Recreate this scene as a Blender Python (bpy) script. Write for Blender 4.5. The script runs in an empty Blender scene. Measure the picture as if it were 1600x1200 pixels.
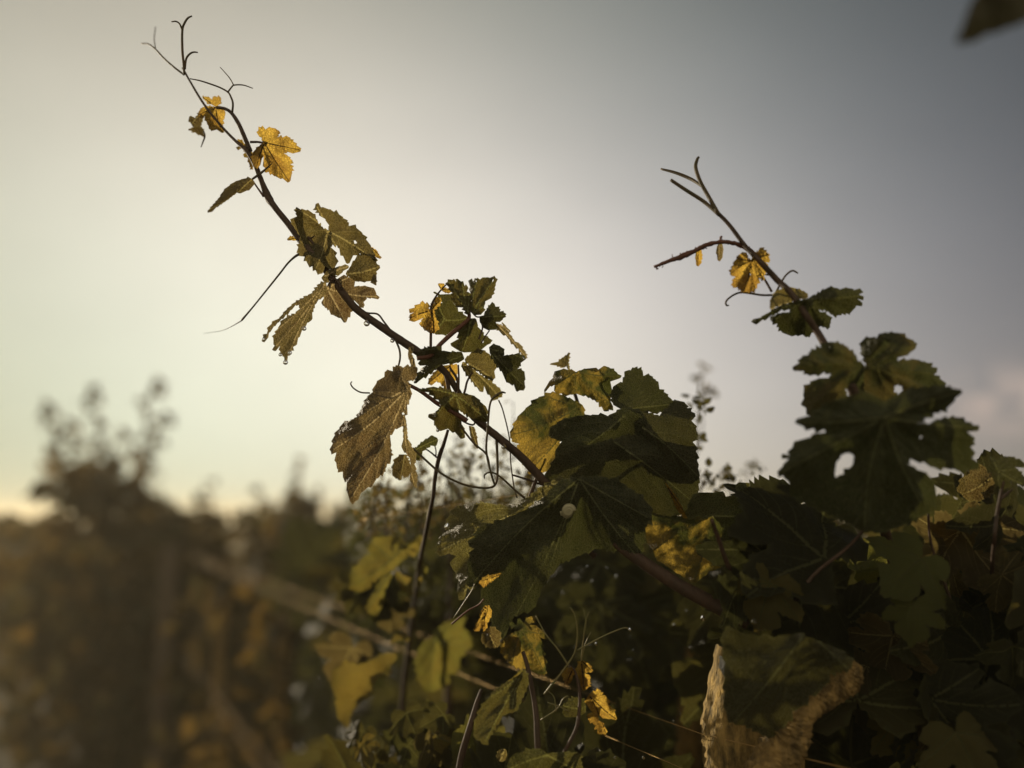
import bpy, math, random
import numpy as np
from mathutils import Vector, Matrix, noise
from mathutils.geometry import delaunay_2d_cdt
random.seed(7)
C = bpy.context.scene.collection
SC = bpy.context.scene
R = math.radians
# ------------------------------------------------------------------ camera
CAM = Vector((0, 0, 1.6)); PITCH = R(9.27); F = 1256.0
cd = bpy.data.cameras.new('camera'); cam = bpy.data.objects.new('camera', cd); C.objects.link(cam)
cam.location = CAM; cam.rotation_euler = (R(90) + PITCH, 0, 0)
cd.sensor_width = 36; cd.lens = F / 1600 * 36; cd.clip_start = .02; cd.clip_end = 2000
cd.dof.use_dof = True; cd.dof.focus_distance = 0.76; cd.dof.aperture_fstop = 1.45; cd.dof.aperture_blades = 0
SC.camera = cam
CR = Vector((1, 0, 0)); CU = Vector((0, -math.sin(PITCH), math.cos(PITCH))); CF = Vector((0, math.cos(PITCH), math.sin(PITCH)))
def P(x, y, d):
    return CAM + CR * ((x - 800) / F * d) + CU * ((600 - y) / F * d) + CF * d
# ------------------------------------------------------------------ light
SUN_AZ, SUN_EL = R(-50), R(13)
sd = Vector((math.sin(SUN_AZ) * math.cos(SUN_EL), math.cos(SUN_AZ) * math.cos(SUN_EL), math.sin(SUN_EL)))
sl = bpy.data.lights.new('sun', 'SUN'); sl.energy = 5.0; sl.angle = R(.6); sl.color = (1, .85, .62)
so = bpy.data.objects.new('sun', sl); C.objects.link(so); so.rotation_euler = sd.to_track_quat('Z', 'Y').to_euler()
W = bpy.data.worlds.new('World'); SC.world = W; W.use_nodes = True
nt = W.node_tree; N = nt.nodes; L = nt.links; N.clear()
def nd(t, **k):
    n = N.new(t)
    for a, b in k.items(): setattr(n, a, b)
    return n
def M(op, a, b=None, c=None):
    n = nd('ShaderNodeMath', operation=op)
    for i, v in enumerate((a, b, c)):
        if v is None: continue
        if isinstance(v, (int, float)): n.inputs[i].default_value = v
        else: L.new(v, n.inputs[i])
    return n.outputs[0]
tc = nd('ShaderNodeTexCoord'); sp = nd('ShaderNodeSeparateXYZ'); L.new(tc.outputs['Generated'], sp.inputs[0])
u = M('ARCTAN2', sp.outputs[0], sp.outputs[1]); v = M('MAXIMUM', M('ARCSINE', sp.outputs[2]), -.02)
uu, vv, uv = M('MULTIPLY', u, u), M('MULTIPLY', v, v), M('MULTIPLY', u, v)
K = [[-0.250, -0.253, -0.45], [-0.494, -0.737, -0.53], [1.75, 1.358, 1.878], [-3.0, -2.734, -2.57], [-5.437, -4.783, -5.459], [-2.47, -1.636, -1.548]]
cb = nd('ShaderNodeCombineColor')
for ch in range(3):
    s = M('ADD', K[0][ch], M('MULTIPLY', u, K[1][ch]))
    for k, t in ((2, v), (3, uu), (4, vv), (5, uv)): s = M('MULTIPLY_ADD', t, K[k][ch], s)
    e = M('ADD', M('MULTIPLY', M('EXPONENT', s), (.99, .995, .985)[ch]), (.034, .034, .040)[ch])
    back_fill = M('MULTIPLY', M('SMOOTH_MIN', M('MAXIMUM', M('MULTIPLY_ADD', sp.outputs[1], -1.3, .15), 0), 1, .2), (.72, .61, .44)[ch])  # unseen warm glow added behind the camera to lift the dark tones
    L.new(M('ADD', e, back_fill), cb.inputs[ch])
# soft pinkish cloud bank low on the far right
mp = nd('ShaderNodeMapping'); mp.inputs['Scale'].default_value = (13, 13, 22); L.new(tc.outputs['Generated'], mp.inputs[0])
nz = nd('ShaderNodeTexNoise'); nz.inputs['Scale'].default_value = 1.6; nz.inputs['Detail'].default_value = 6; L.new(mp.outputs[0], nz.inputs[0])
du = M('DIVIDE', M('SUBTRACT', u, .565), .055); dv = M('DIVIDE', M('SUBTRACT', v, .118), .030)
gm = M('EXPONENT', M('MULTIPLY', M('ADD', M('MULTIPLY', du, du), M('MULTIPLY', dv, dv)), -1))
rp = nd('ShaderNodeMapRange'); rp.inputs[1].default_value = .34; rp.inputs[2].default_value = .50; L.new(nz.outputs[0], rp.inputs[0])
cm = M('MULTIPLY', M('MULTIPLY', gm, rp.outputs[0]), 1.)
mx = nd('ShaderNodeMix', data_type='RGBA'); L.new(cm, mx.inputs[0]); L.new(cb.outputs[0], mx.inputs[6]); mx.inputs[7].default_value = (.56, .45, .40, 1)
n5 = nd('ShaderNodeTexNoise'); n5.inputs['Scale'].default_value = .35; n5.inputs['Detail'].default_value = 4; L.new(mp.outputs[0], n5.inputs[0])
r5 = nd('ShaderNodeMapRange'); r5.inputs[1].default_value = .3; r5.inputs[2].default_value = .7; r5.inputs[3].default_value = .965; r5.inputs[4].default_value = 1.035; L.new(n5.outputs[0], r5.inputs[0])
sky = nd('ShaderNodeTexSky', sky_type='NISHITA'); sky.sun_disc = False; sky.sun_elevation = SUN_EL; sky.sun_rotation = SUN_AZ; sky.air_density = 1.5; sky.dust_density = 4
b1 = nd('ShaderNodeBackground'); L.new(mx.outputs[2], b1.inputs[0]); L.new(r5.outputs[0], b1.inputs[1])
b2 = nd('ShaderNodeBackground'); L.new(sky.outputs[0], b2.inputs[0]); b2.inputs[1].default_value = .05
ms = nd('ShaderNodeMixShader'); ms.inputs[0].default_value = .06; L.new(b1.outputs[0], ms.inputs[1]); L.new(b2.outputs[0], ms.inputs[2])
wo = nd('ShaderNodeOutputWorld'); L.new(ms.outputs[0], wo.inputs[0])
SC.view_settings.view_transform = 'Standard'; SC.view_settings.look = 'None'; SC.view_settings.exposure = 0; SC.view_settings.gamma = 1
SC.cycles.use_denoising = True
SC.cycles.max_bounces = 8; SC.cycles.transmission_bounces = 5; SC.cycles.diffuse_bounces = 4; SC.cycles.sample_clamp_indirect = 3
HAZE = .0062
# ------------------------------------------------------------------ materials
def newmat(name):
    m = bpy.data.materials.new(name); m.use_nodes = True; m.node_tree.nodes.clear(); return m
class G:
    def __init__(s, m): s.t = m.node_tree; s.n = s.t.nodes; s.l = s.t.links
    def add(s, t, _in=None, **k):
        n = s.n.new(t)
        for a, b in k.items(): setattr(n, a, b)
        for a, b in (_in or {}).items():
            if hasattr(b, 'default_value') or hasattr(b, 'is_output'): s.l.new(b, n.inputs[a])
            else: n.inputs[a].default_value = b
        return n
def leaf_mat(name, refl, refl2, trans, trans2, veinc, vein_t, mixf=.5, rough=.42, bump=.5, spots=0.0, patch=None):
    """refl: colour of the face in reflected light, trans: colour of the light let through; veins carry their own tint"""
    m = newmat(name); g = G(m)
    tc = g.add('ShaderNodeTexCoord'); oi = g.add('ShaderNodeObjectInfo')
    at = g.add('ShaderNodeAttribute', attribute_name='vein')
    n1 = g.add('ShaderNodeTexNoise', {'Vector': tc.outputs['Object'], 'Scale': 45., 'Detail': 5.})
    n2 = g.add('ShaderNodeTexNoise', {'Vector': tc.outputs['Object'], 'Scale': 900., 'Detail': 3.})
    vo = g.add('ShaderNodeTexVoronoi', {'Vector': tc.outputs['Object'], 'Scale': 420.}, feature='DISTANCE_TO_EDGE')
    vr = g.add('ShaderNodeMapRange', {0: vo.outputs[0], 1: 0., 2: .16, 3: 1., 4: 0.})
    var = g.add('ShaderNodeMath', {0: n1.outputs[0], 1: oi.outputs['Random']}, operation='ADD')
    vf = g.add('ShaderNodeMapRange', {0: var.outputs[0], 1: .35, 2: 1.25})
    if patch:
        n4 = g.add('ShaderNodeTexNoise', {'Vector': tc.outputs['Object'], 'Scale': patch, 'Detail': 3., 'Distortion': .8})
        vf = g.add('ShaderNodeMapRange', {0: n4.outputs[0], 1: .44, 2: .56})
    net = g.add('ShaderNodeMath', {0: vr.outputs[0], 1: .34}, operation='MULTIPLY')
    av = g.add('ShaderNodeMath', {0: at.outputs['Fac'], 1: 1.6}, operation='MULTIPLY', use_clamp=True)
    ve = g.add('ShaderNodeMath', {0: av.outputs[0], 1: net.outputs[0]}, operation='MAXIMUM')
    def mix(f, a, b):
        n = g.add('ShaderNodeMix', data_type='RGBA'); 
        if isinstance(f, float): n.inputs[0].default_value = f
        else: g.l.new(f, n.inputs[0])
        for i, q in ((6, a), (7, b)):
            if isinstance(q, tuple): n.inputs[i].default_value = (*q, 1)
            else: g.l.new(q, n.inputs[i])
        return n.outputs[2]
    rc = mix(ve.outputs[0], mix(vf.outputs[0], refl, refl2), veinc)
    tcol = mix(ve.outputs[0], mix(vf.outputs[0], trans, trans2), vein_t)
    sp = g.add('ShaderNodeMapRange', {0: n2.outputs[0], 1: .36, 2: .64, 3: .82, 4: 1.12})
    def mul(c):
        n = g.add('ShaderNodeVectorMath', {0: c, 1: sp.outputs[0]}, operation='MULTIPLY'); return n.outputs[0]
    rc = mul(rc); tcol = mul(tcol)
    if spots:
        n3 = g.add('ShaderNodeTexNoise', {'Vector': tc.outputs['Object'], 'Scale': 110., 'Detail': 4., 'Roughness': .7})
        s3 = g.add('ShaderNodeMapRange', {0: n3.outputs[0], 1: .60, 2: .66, 3: 0., 4: spots})
        rc = mix(s3.outputs[0], rc, (.10, .045, .018)); tcol = mix(s3.outputs[0], tcol, (.05, .018, .005))
    h = g.add('ShaderNodeMath', {0: at.outputs['Fac'], 1: 1.2, 2: vr.outputs[0]}, operation='MULTIPLY_ADD')
    h2 = g.add('ShaderNodeMath', {0: n2.outputs[0], 1: .9, 2: h.outputs[0]}, operation='MULTIPLY_ADD')
    bp = g.add('ShaderNodeBump', {'Strength': bump, 'Distance': .0009, 'Height': h2.outputs[0]})
    pr = g.add('ShaderNodeBsdfPrincipled', {'Base Color': rc, 'Roughness': rough, 'Specular IOR Level': .45, 'Normal': bp.outputs[0]})
    tr = g.add('ShaderNodeBsdfTranslucent', {'Color': tcol, 'Normal': bp.outputs[0]})
    mxs = g.add('ShaderNodeMixShader', {0: mixf, 1: pr.outputs[0], 2: tr.outputs[0]})
    g.add('ShaderNodeOutputMaterial', {0: mxs.outputs[0]})
    return m
MAT = {}
MAT['gold'] = leaf_mat('young_golden_leaf', (.18, .14, .04), (.20, .11, .03), (.78, .50, .075), (.50, .29, .045), (.06, .035, .014), (.015, .008, .003), .70, .5, 1., 0., 34.)
MAT['olive'] = leaf_mat('olive_leaf', (.070, .078, .028), (.095, .080, .03), (.17, .140, .028), (.13, .082, .022), (.34, .30, .16), (.50, .40, .13), .50, .5, 1., .3)
MAT['brown'] = leaf_mat('brown_olive_leaf', (.085, .080, .038), (.10, .070, .042), (.19, .155, .04), (.18, .11, .035), (.50, .42, .28), (.66, .50, .22), .48, .5, 1.1, .5)
MAT['green'] = leaf_mat('green_leaf', (.046, .060, .022), (.066, .064, .024), (.075, .080, .018), (.13, .090, .016), (.26, .27, .12), (.26, .25, .06), .42, .42, 1., .2)
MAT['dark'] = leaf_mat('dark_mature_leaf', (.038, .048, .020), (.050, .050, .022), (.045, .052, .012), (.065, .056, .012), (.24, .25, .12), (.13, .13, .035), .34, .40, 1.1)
MAT['veined'] = leaf_mat('pale_veined_leaf', (.075, .085, .035), (.085, .080, .035), (.17, .17, .03), (.19, .15, .03), (.42, .40, .22), (.50, .44, .16), .48, .42, 1., .2)
MAT['lime'] = leaf_mat('bright_green_leaf', (.075, .095, .028), (.095, .090, .03), (.20, .205, .035), (.27, .185, .03), (.14, .14, .05), (.12, .12, .03), .55, .5, .6, .3)
MAT['sun_mottle'] = leaf_mat('sun_mottled_leaf', (.050, .065, .022), (.085, .070, .026), (.075, .080, .016), (.50, .33, .05), (.14, .13, .06), (.10, .09, .02), .50, .5, .8, .2, 22.)  # leaf mottle; its gold patches also paint sunlit spots into the colour
MAT['sun_mottle2'] = leaf_mat('dull_mottled_leaf', (.050, .058, .024), (.070, .062, .026), (.050, .055, .016), (.105, .080, .02), (.12, .12, .05), (.08, .075, .015), .45, .5, .8, .2, 18.)
MAT['thick'] = leaf_mat('thick_shaded_leaf', (.030, .030, .015), (.036, .030, .015), (.018, .017, .006), (.02, .018, .006), (.05, .05, .025), (.02, .02, .008), .3, .6, .5)
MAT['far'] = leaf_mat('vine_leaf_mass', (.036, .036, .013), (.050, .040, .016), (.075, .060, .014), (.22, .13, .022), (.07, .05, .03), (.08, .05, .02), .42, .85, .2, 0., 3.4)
def bark_mat(name, c1, c2, scale=60, bump=.6, rough=.75, rng=None):
    m = newmat(name); g = G(m); tc = g.add('ShaderNodeTexCoord')
    mp = g.add('ShaderNodeMapping', {'Vector': tc.outputs['Object'], 'Scale': (1, 1, .35)})
    n1 = g.add('ShaderNodeTexNoise', {'Vector': mp.outputs[0], 'Scale': float(scale), 'Detail': 8., 'Roughness': .65})
    n2 = g.add('ShaderNodeTexNoise', {'Vector': mp.outputs[0], 'Scale': scale * 6., 'Detail': 5.})
    r = g.add('ShaderNodeMapRange', {0: n1.outputs[0], 1: .32, 2: .66})
    mx = g.add('ShaderNodeMix', data_type='RGBA'); g.l.new(r.outputs[0], mx.inputs[0]); mx.inputs[6].default_value = (*c1, 1); mx.inputs[7].default_value = (*c2, 1)
    h = g.add('ShaderNodeMath', {0: n2.outputs[0], 1: .5, 2: n1.outputs[0]}, operation='MULTIPLY_ADD')
    bp = g.add('ShaderNodeBump', {'Strength': bump, 'Distance': .004, 'Height': h.outputs[0]})
    pr = g.add('ShaderNodeBsdfPrincipled', {'Base Color': mx.outputs[2], 'Roughness': rough, 'Specular IOR Level': .1 if rough > .9 else .4, 'Normal': bp.outputs[0]})
    g.add('ShaderNodeOutputMaterial', {0: pr.outputs[0]}); return m
MAT['stem'] = bark_mat('green_brown_cane', (.036, .024, .015), (.075, .043, .026), 120, .35, .7)
MAT['redstem'] = bark_mat('reddish_stalk', (.075, .030, .016), (.13, .05, .028), 120, .3, .65)
MAT['tendril'] = bark_mat('green_tendril', (.05, .048, .018), (.085, .052, .02), 200, .2, .65)
MAT['palestem'] = bark_mat('pale_green_stalk', (.11, .12, .04), (.18, .15, .06), 200, .2, .4)
MAT['trunk'] = bark_mat('shaggy_vine_bark', (.06, .042, .016), (.36, .24, .08), 90, 1.0, .85)
MAT['post'] = bark_mat('weathered_post', (.055, .042, .016), (.40, .27, .085), 110, 1.0, .85)
MAT['darkpost'] = bark_mat('dark_treated_post', (.045, .034, .024), (.09, .065, .04), 40, .8, .8)
MAT['ground'] = bark_mat('soil_and_dry_grass', (.030, .024, .014), (.075, .062, .03), 2.2, 1.0, .95)
def simple(name, col, rough=.4, metal=0., trans=0., ior=1.45):
    m = newmat(name); g = G(m)
    n = g.add('ShaderNodeTexNoise', {'Scale': 200.}); r = g.add('ShaderNodeMapRange', {0: n.outputs[0], 3: rough * .8, 4: min(1., rough * 1.3)})
    pr = g.add('ShaderNodeBsdfPrincipled', {'Base Color': (*col, 1), 'Roughness': r.outputs[0] if rough > .05 else rough, 'Metallic': metal, 'Transmission Weight': trans, 'IOR': ior})
    g.add('ShaderNodeOutputMaterial', {0: pr.outputs[0]}); return m
MAT['wire'] = simple('galvanised_wire', (.42, .28, .11), .42, .9)
MAT['water'] = simple('clear_water', (1, 1, 1), .0, 0, 1., 1.33)
MAT['shell'] = simple('pale_snail_shell', (.30, .28, .17), .35)
MAT['silk'] = simple('dry_seed_fluff', (.5, .45, .36), .7)
# ------------------------------------------------------------------ object helpers
def link(o, parent=None, label=None, cat=None, group=None, kind=None):
    C.objects.link(o)
    if parent is not None: o.parent = parent
    for k, q in (('label', label), ('category', cat), ('group', group), ('kind', kind)):
        if q: o[k] = q
    return o
ORIG = {}
def thing(name, label, cat, loc, group=None):
    o = bpy.data.objects.new(name, None); o.location = loc; o.empty_display_size = .05
    link(o, None, label, cat, group); ORIG[o] = Vector(loc); return o
def worldpos(o):
    p = Vector((0, 0, 0))
    while o is not None: p += Vector(o.location); o = o.parent
    return p
def meshobj(name, verts, faces, mat, parent=None, attr=None, smooth=True, origin=None, **k):
    """verts in world space; the mesh keeps its own origin"""
    V = np.array([tuple(q) for q in verts], dtype=float)
    o0 = V.mean(0) if origin is None else np.array(origin)
    me = bpy.data.meshes.new(name); me.from_pydata((V - o0).tolist(), [], faces); me.materials.append(MAT[mat] if isinstance(mat, str) else mat)
    if attr is not None:
        a = me.attributes.new('vein', 'FLOAT', 'POINT'); a.data.foreach_set('value', np.array(attr, dtype=np.float32))
    if smooth: me.polygons.foreach_set('use_smooth', [True] * len(me.polygons))
    me.update()
    ob = bpy.data.objects.new(name, me)
    ob.location = Vector(o0) - (worldpos(parent) if parent is not None else Vector((0, 0, 0)))
    return link(ob, parent, **k)
def catmull(pts, n):
    pts = [np.array(p, float) for p in pts]
    if len(pts) < 3: 
        return [pts[0] + (pts[-1] - pts[0]) * t / (n) for t in range(n + 1)]
    q = [2 * pts[0] - pts[1]] + pts + [2 * pts[-1] - pts[-2]]; out = []
    for i in range(1, len(q) - 2):
        for j in range(n):
            t = j / n
            out.append(.5 * ((2 * q[i]) + (-q[i-1] + q[i+1]) * t + (2*q[i-1] - 5*q[i] + 4*q[i+1] - q[i+2]) * t*t + (-q[i-1] + 3*q[i] - 3*q[i+1] + q[i+2]) * t**3))
    out.append(q[-2]); return out
def tube_geo(pts, sides=9, n=5, rough=0., seed=0):
    """pts: (x,y,z,r) world metres"""
    c = catmull(pts, n); V = []; Fc = []
    prev = None
    for i, p in enumerate(c):
        a = Vector(c[max(0, i-1)][:3]); b = Vector(c[min(len(c)-1, i+1)][:3]); t = (b - a)
        t = t.normalized() if t.length > 1e-9 else Vector((0, 0, 1))
        if prev is None: prev = t.orthogonal().normalized()
        prev = (prev - t * prev.dot(t)).normalized(); bn = t.cross(prev)
        for s in range(sides):
            an = 2 * math.pi * s / sides; d = prev * math.cos(an) + bn * math.sin(an)
            rr = p[3]
            if rough:
                q = Vector(p[:3]) / max(p[3], 1e-5)
                rr *= 1 + rough * (noise.noise(Vector((q.x * .35 + seed, q.y * .35 + s * .9, q.z * .35))) + .6 * noise.noise(Vector((q.x + seed, q.y + s * 2.1, q.z))))
            V.append(Vector(p[:3]) + d * rr)
    m = len(c)
    for i in range(m - 1):
        for s in range(sides):
            a = i * sides + s; b = i * sides + (s + 1) % sides
            Fc.append((a, b, b + sides, a + sides))
    Fc.append(tuple(range(sides))[::-1]); Fc.append(tuple(range((m-1)*sides, m*sides)))
    return V, Fc
def pxpts(pts, d0=None):
    """(x,y,diam_px[,depth]) -> world (x,y,z,r)"""
    out = []
    for p in pts:
        d = p[3] if len(p) > 3 else d0
        w = P(p[0], p[1], d); out.append((w.x, w.y, w.z, p[2] / 2 / F * d))
    return out
def tube(name, pts, mat, parent, d=None, sides=9, rough=.0, n=5, **k):
    V, Fc = tube_geo(pxpts(pts, d), sides, n, rough, len(name)); return meshobj(name, V, Fc, mat, parent, **k)
def join(parts):
    V = []; Fc = []
    for v, f in parts:
        b = len(V); V += v; Fc += [tuple(i + b for i in q) for q in f]
    return V, Fc
def inside(poly, pts):
    x, y = pts[:, 0], pts[:, 1]; c = np.zeros(len(pts), bool); n = len(poly); j = n - 1
    for i in range(n):
        xi, yi = poly[i]; xj, yj = poly[j]
        if yi != yj:
            c ^= ((yi > y) != (yj > y)) & (x < (xj - xi) * (y - yi) / (yj - yi) + xi)
        j = i
    return c
def crop(x0, y0, s, pts): return [(x0 + a * s, y0 + b * s) for a, b in pts]
def leaf_geo(outline, jn, teeth=2.4, step=8., tips=None, holes=(), seed=0, grid=5.0, veinw=1.3, sec=True, smooth=1):
    """flat leaf in 2D: serrated outline, main and side veins as lines of vertices. Returns pts, tris, vein, dist-to-main-vein, radial"""
    rnd = random.Random(seed); teeth *= 1.35; step *= 1.3; veinw *= 1.45
    O = [np.array(p, float) for p in outline]
    area = sum(O[i][0]*O[(i+1) % len(O)][1] - O[(i+1) % len(O)][0]*O[i][1] for i in range(len(O)))
    if area < 0: O = O[::-1]
    E = []
    for i in range(len(O)):
        a, b = O[i], O[(i+1) % len(O)]; ln = np.linalg.norm(b - a)
        if ln < 1e-6: continue
        k = max(1, round(ln / (step * rnd.uniform(.6, 1.5)))); nrm = np.array([(b-a)[1], -(b-a)[0]]) / ln
        for j in range(k):
            E.append(a + (b-a) * j / k)
            if teeth and ln / k > step * .45:
                am = teeth * rnd.choice((.35, .6, .9, 1.3)) * rnd.uniform(.8, 1.2)
                away = 1 if np.linalg.norm(b - jn) > np.linalg.norm(a - jn) else -1
                f = .82 if away > 0 else .18
                E.append(a + (b-a) * (j + f) / k + nrm * am)
    O2 = np.array(E)
    jn = np.array(jn, float)
    if tips is None:
        dist = [np.linalg.norm(p - jn) for p in O]; n = len(O); mxd = max(dist); cand = []
        for i in range(n):
            if dist[i] > .36 * mxd and all(dist[i] >= dist[(i+k) % n] for k in (-2, -1, 1, 2)):
                cand.append((dist[i], i))
        cand.sort(reverse=True); tips = []
        for dd, i in cand:
            an = math.atan2(*(O[i] - jn))
            if all(abs((an - math.atan2(*(t - jn)) + math.pi) % (2*math.pi) - math.pi) > .42 for t in tips): tips.append(O[i])
            if len(tips) >= 5: break
    veins = []
    for t in tips:
        t = np.array(t, float); d = t - jn; ln = np.linalg.norm(d); per = np.array([-d[1], d[0]]) * rnd.uniform(-.05, .05)
        k = max(3, int(ln / 3)); veins.append((1.0, [jn + d * s / k * .97 + per * math.sin(math.pi * s / k) for s in range(k + 1)]))
    mains = list(veins)
    if sec:
        for w, pl in mains:
            ln = len(pl); d = (pl[-1] - pl[0]); L_ = np.linalg.norm(d)
            if L_ < 25: continue
            ns = max(3, int(L_ / 21)); sgn = 1
            for q in range(ns):
                for sgn in (1, -1):
                    s0 = pl[int(ln * min(.96, .16 + .78 * (q + .25 * sgn + rnd.uniform(-.18, .18)) / ns))]; an = math.atan2(d[1], d[0]) + sgn * (.80 - .25 * q / ns + rnd.uniform(-.12, .12))
                    mxl = L_ * (.50 - .34 * q / ns); p = s0.copy(); line = [p.copy()]
                    while np.linalg.norm(p - s0) < mxl:
                        an -= sgn * .035; p = p + 3.0 * np.array([math.cos(an), math.sin(an)]); line.append(p.copy())
                    line = np.array(line); ins = inside(O2, line)
                    cut = len(line) if ins.all() else int(np.argmin(ins))
                    if cut >= 3: veins.append((rnd.uniform(.20, .40), list(line[:cut])))
    P2 = list(O2); vv = [0.25] * len(O2)
    VL = []; VW = []
    for w, pl in veins:
        for i, p in enumerate(pl):
            VL.append(p); VW.append(w * (1 - .45 * i / len(pl)))
    VL = np.array(VL) if VL else np.array([jn]); VW = np.array(VW) if len(VW) else np.array([1.])
    ok = inside(O2, VL)
    # vein vertices plus flanks
    cp = []; cv = []
    for w, pl in veins:
        for i in range(1, len(pl)):
            a, b = pl[i-1], pl[i]; t = (b - a) / (np.linalg.norm(b - a) + 1e-9); nn = np.array([-t[1], t[0]])
            q = w * (1 - .45 * i / len(pl)); hw = veinw * (.45 + .75 * q)
            cp += [b, b + nn * hw, b - nn * hw]; cv += [q, 0., 0.]
    xs = np.arange(O2[:, 0].min(), O2[:, 0].max(), grid); ys = np.arange(O2[:, 1].min(), O2[:, 1].max(), grid)
    gp = [np.array([x + rnd.uniform(-.25, .25) * grid, y + rnd.uniform(-.25, .25) * grid]) for x in xs for y in ys]
    if gp:
        gpa = np.array(gp); dd = np.sqrt(((gpa[:, None, :] - VL[None, ::2, :]) ** 2).sum(-1)).min(1); gp = [g for g, q in zip(gp, dd) if q > 2.2]
    allp = cp + gp; av = cv + [0.] * len(gp)
    if allp:
        A = np.array(allp); ins = inside(O2, A)
        # keep off the boundary
        for p, q, i in zip(allp, av, ins):
            if i: P2.append(p); vv.append(q)
    vi = [Vector((p[0], p[1])) for p in P2]; n0 = len(O2)
    ov, oe, of, orig, _, _ = delaunay_2d_cdt(vi, [(i, (i+1) % n0) for i in range(n0)], [], 1, 1e-4)
    ov = np.array([(q.x, q.y) for q in ov]); val = np.array([max([vv[i] for i in og], default=0.) if og else 0. for og in orig])
    cen = np.array([ov[list(f)].mean(0) for f in of]); keep = inside(O2, cen)
    for h in holes: keep &= ~inside(np.array(h), cen)
    tri = [tuple(f) for f, k in zip(of, keep) if k]
    used = sorted({i for f in tri for i in f}); mp = {a: b for b, a in enumerate(used)}
    ov = ov[used]; val = val[used]; tri = [tuple(mp[i] for i in f) for f in tri]
    MV = np.array([p for w, pl in mains for p in pl]) if mains else np.array([jn])
    dm = np.sqrt(((ov[:, None, :] - MV[None, ::2, :]) ** 2).sum(-1)).min(1)
    da = np.sqrt(((ov[:, None, :] - VL[None, ::2, :]) ** 2).sum(-1)).min(1)
    return ov, tri, val, dm, da, jn
LEAFN = 0
def leaf(parent, outline, jn, mat, d, tilt=(0, 0), cup=0., fold=.5, puff=1.0, wave=1.0, label=None, **k):
    """hero leaf traced in photo pixels and set at depth d (m), tilted and cupped in depth (metres across the leaf)"""
    global LEAFN
    LEAFN += 1
    ov, tri, val, dm, da, jn = leaf_geo(outline, np.array(jn, float), seed=LEAFN, **k)
    px = d / F; rel = ov - jn; r = np.sqrt((rel ** 2).sum(1)); Rm = r.max(); span = Rm * px
    z = d + (rel[:, 0] * tilt[0] + rel[:, 1] * tilt[1]) * px + cup * span * (r / Rm) ** 2
    z += -fold * px * 9 * np.exp(-(dm / (6 + .05 * Rm)) ** 2) + puff * px * 3.2 * (1 - np.exp(-(da / 4.5) ** 2))
    V = []
    for (x, y), zz, vq in zip(ov, z, val):
        nz = noise.noise(Vector((x * .016, y * .016, LEAFN * 7.3))) * 16 + noise.noise(Vector((x * .045, y * .045, LEAFN * 3.1))) * 5
        V.append(P(x, y, zz + wave * nz * px * min(1., Rm / 70) - vq * .9 * px))
    return meshobj('leaf', V, tri, mat, parent, attr=val, label=label)
def petiole(lf, pts, d=None, mat='stem', sides=7):
    return tube('petiole', pts, mat, lf, d, sides)
# ------------------------------------------------------------------ ground, far land
def ground():
    V = []; Fc = []; n = 90
    g = [(-1 if i < 0 else 1) * 600 * (abs(i) / 45) ** 3 for i in range(-45, 46)]
    for y in g:
        for x in g:
            r = math.hypot(x, y)
            V.append(Vector((x, y, .05 * noise.noise(Vector((x * 1.3, y * 1.3, 0))) * min(1, r / 1.5) + (1.2 * noise.noise(Vector((x * .01, y * .01, 3))) if r > 60 else 0))))
    m = len(g)
    for j in range(m-1):
        for i in range(m-1): a = j*m+i; Fc.append((a, a+1, a+1+m, a+m))
    meshobj('ground', V, Fc, 'ground', None, kind='structure', origin=(0, 0, 0))
ground()
# ------------------------------------------------------------------ template leaf meshes for the canopies
HALF = [(0, .02), (.06, -.10), (.18, -.25), (.36, -.30), (.52, -.20), (.62, -.02), (.50, .08), (.46, .13), (.66, .14), (.84, .34), (.76, .47), (.56, .50), (.36, .45), (.31, .49), (.42, .62), (.43, .77), (.27, .87), (.12, .99), (0, 1.12)]
TPL = []
def template(seed, mat, coarse=False, small=False):
    rnd = random.Random(seed); sc = 100.
    j = lambda p: ((p[0] * rnd.uniform(.9, 1.1)) * sc, (p[1] * rnd.uniform(.93, 1.07)) * sc)
    right = [j(p) for p in HALF]; left = [(-a, b) for a, b in (j(p) for p in HALF[1:-1])][::-1]
    out = right + left
    if small:
        ov, tri, val, dm, da, jn = leaf_geo(out, np.array((0., 0.)), teeth=5 if not coarse else 4, step=16, seed=seed, grid=22, sec=False, veinw=1.6)
    else:
        ov, tri, val, dm, da, jn = leaf_geo(out, np.array((0., 0.)), teeth=3.4, step=10, seed=seed, grid=9, veinw=1.5)
    r = np.sqrt((ov ** 2).sum(1)); V = []
    cx, cy, cw = rnd.uniform(.06, .26), rnd.uniform(-.30, .10), rnd.uniform(.05, .12)
    for (x, y), a, b, q in zip(ov, dm, da, val):
        x1, y1 = x / sc, y / sc
        z = -cx * x1 * x1 * 1.4 + cy * y1 * abs(y1) + cw * noise.noise(Vector((x1 * 2.2, y1 * 2.2, seed * 3.3))) * 1.6 + .028 * (1 - math.exp(-(b / 6) ** 2)) - .05 * math.exp(-(a / 9) ** 2)
        V.append(Vector((x1, y1, z)))
    me = bpy.data.meshes.new('leaf'); me.from_pydata([tuple(p) for p in V], [], tri); me.materials.append(MAT[mat])
    at = me.attributes.new('vein', 'FLOAT', 'POINT'); at.data.foreach_set('value', np.array(val, dtype=np.float32))
    me.polygons.foreach_set('use_smooth', [True] * len(me.polygons)); me.update(); return me
TP = {m: [template(11 + i * 5 + k, m) for k in range(n)] for i, (m, n) in enumerate((('dark', 5), ('green', 5), ('olive', 3), ('lime', 3), ('gold', 3)))}
TS = {m: [template(70 + i * 5 + k, m, small=True) for k in range(3)] for i, m in enumerate(('dark', 'green', 'olive', 'lime'))}
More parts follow.
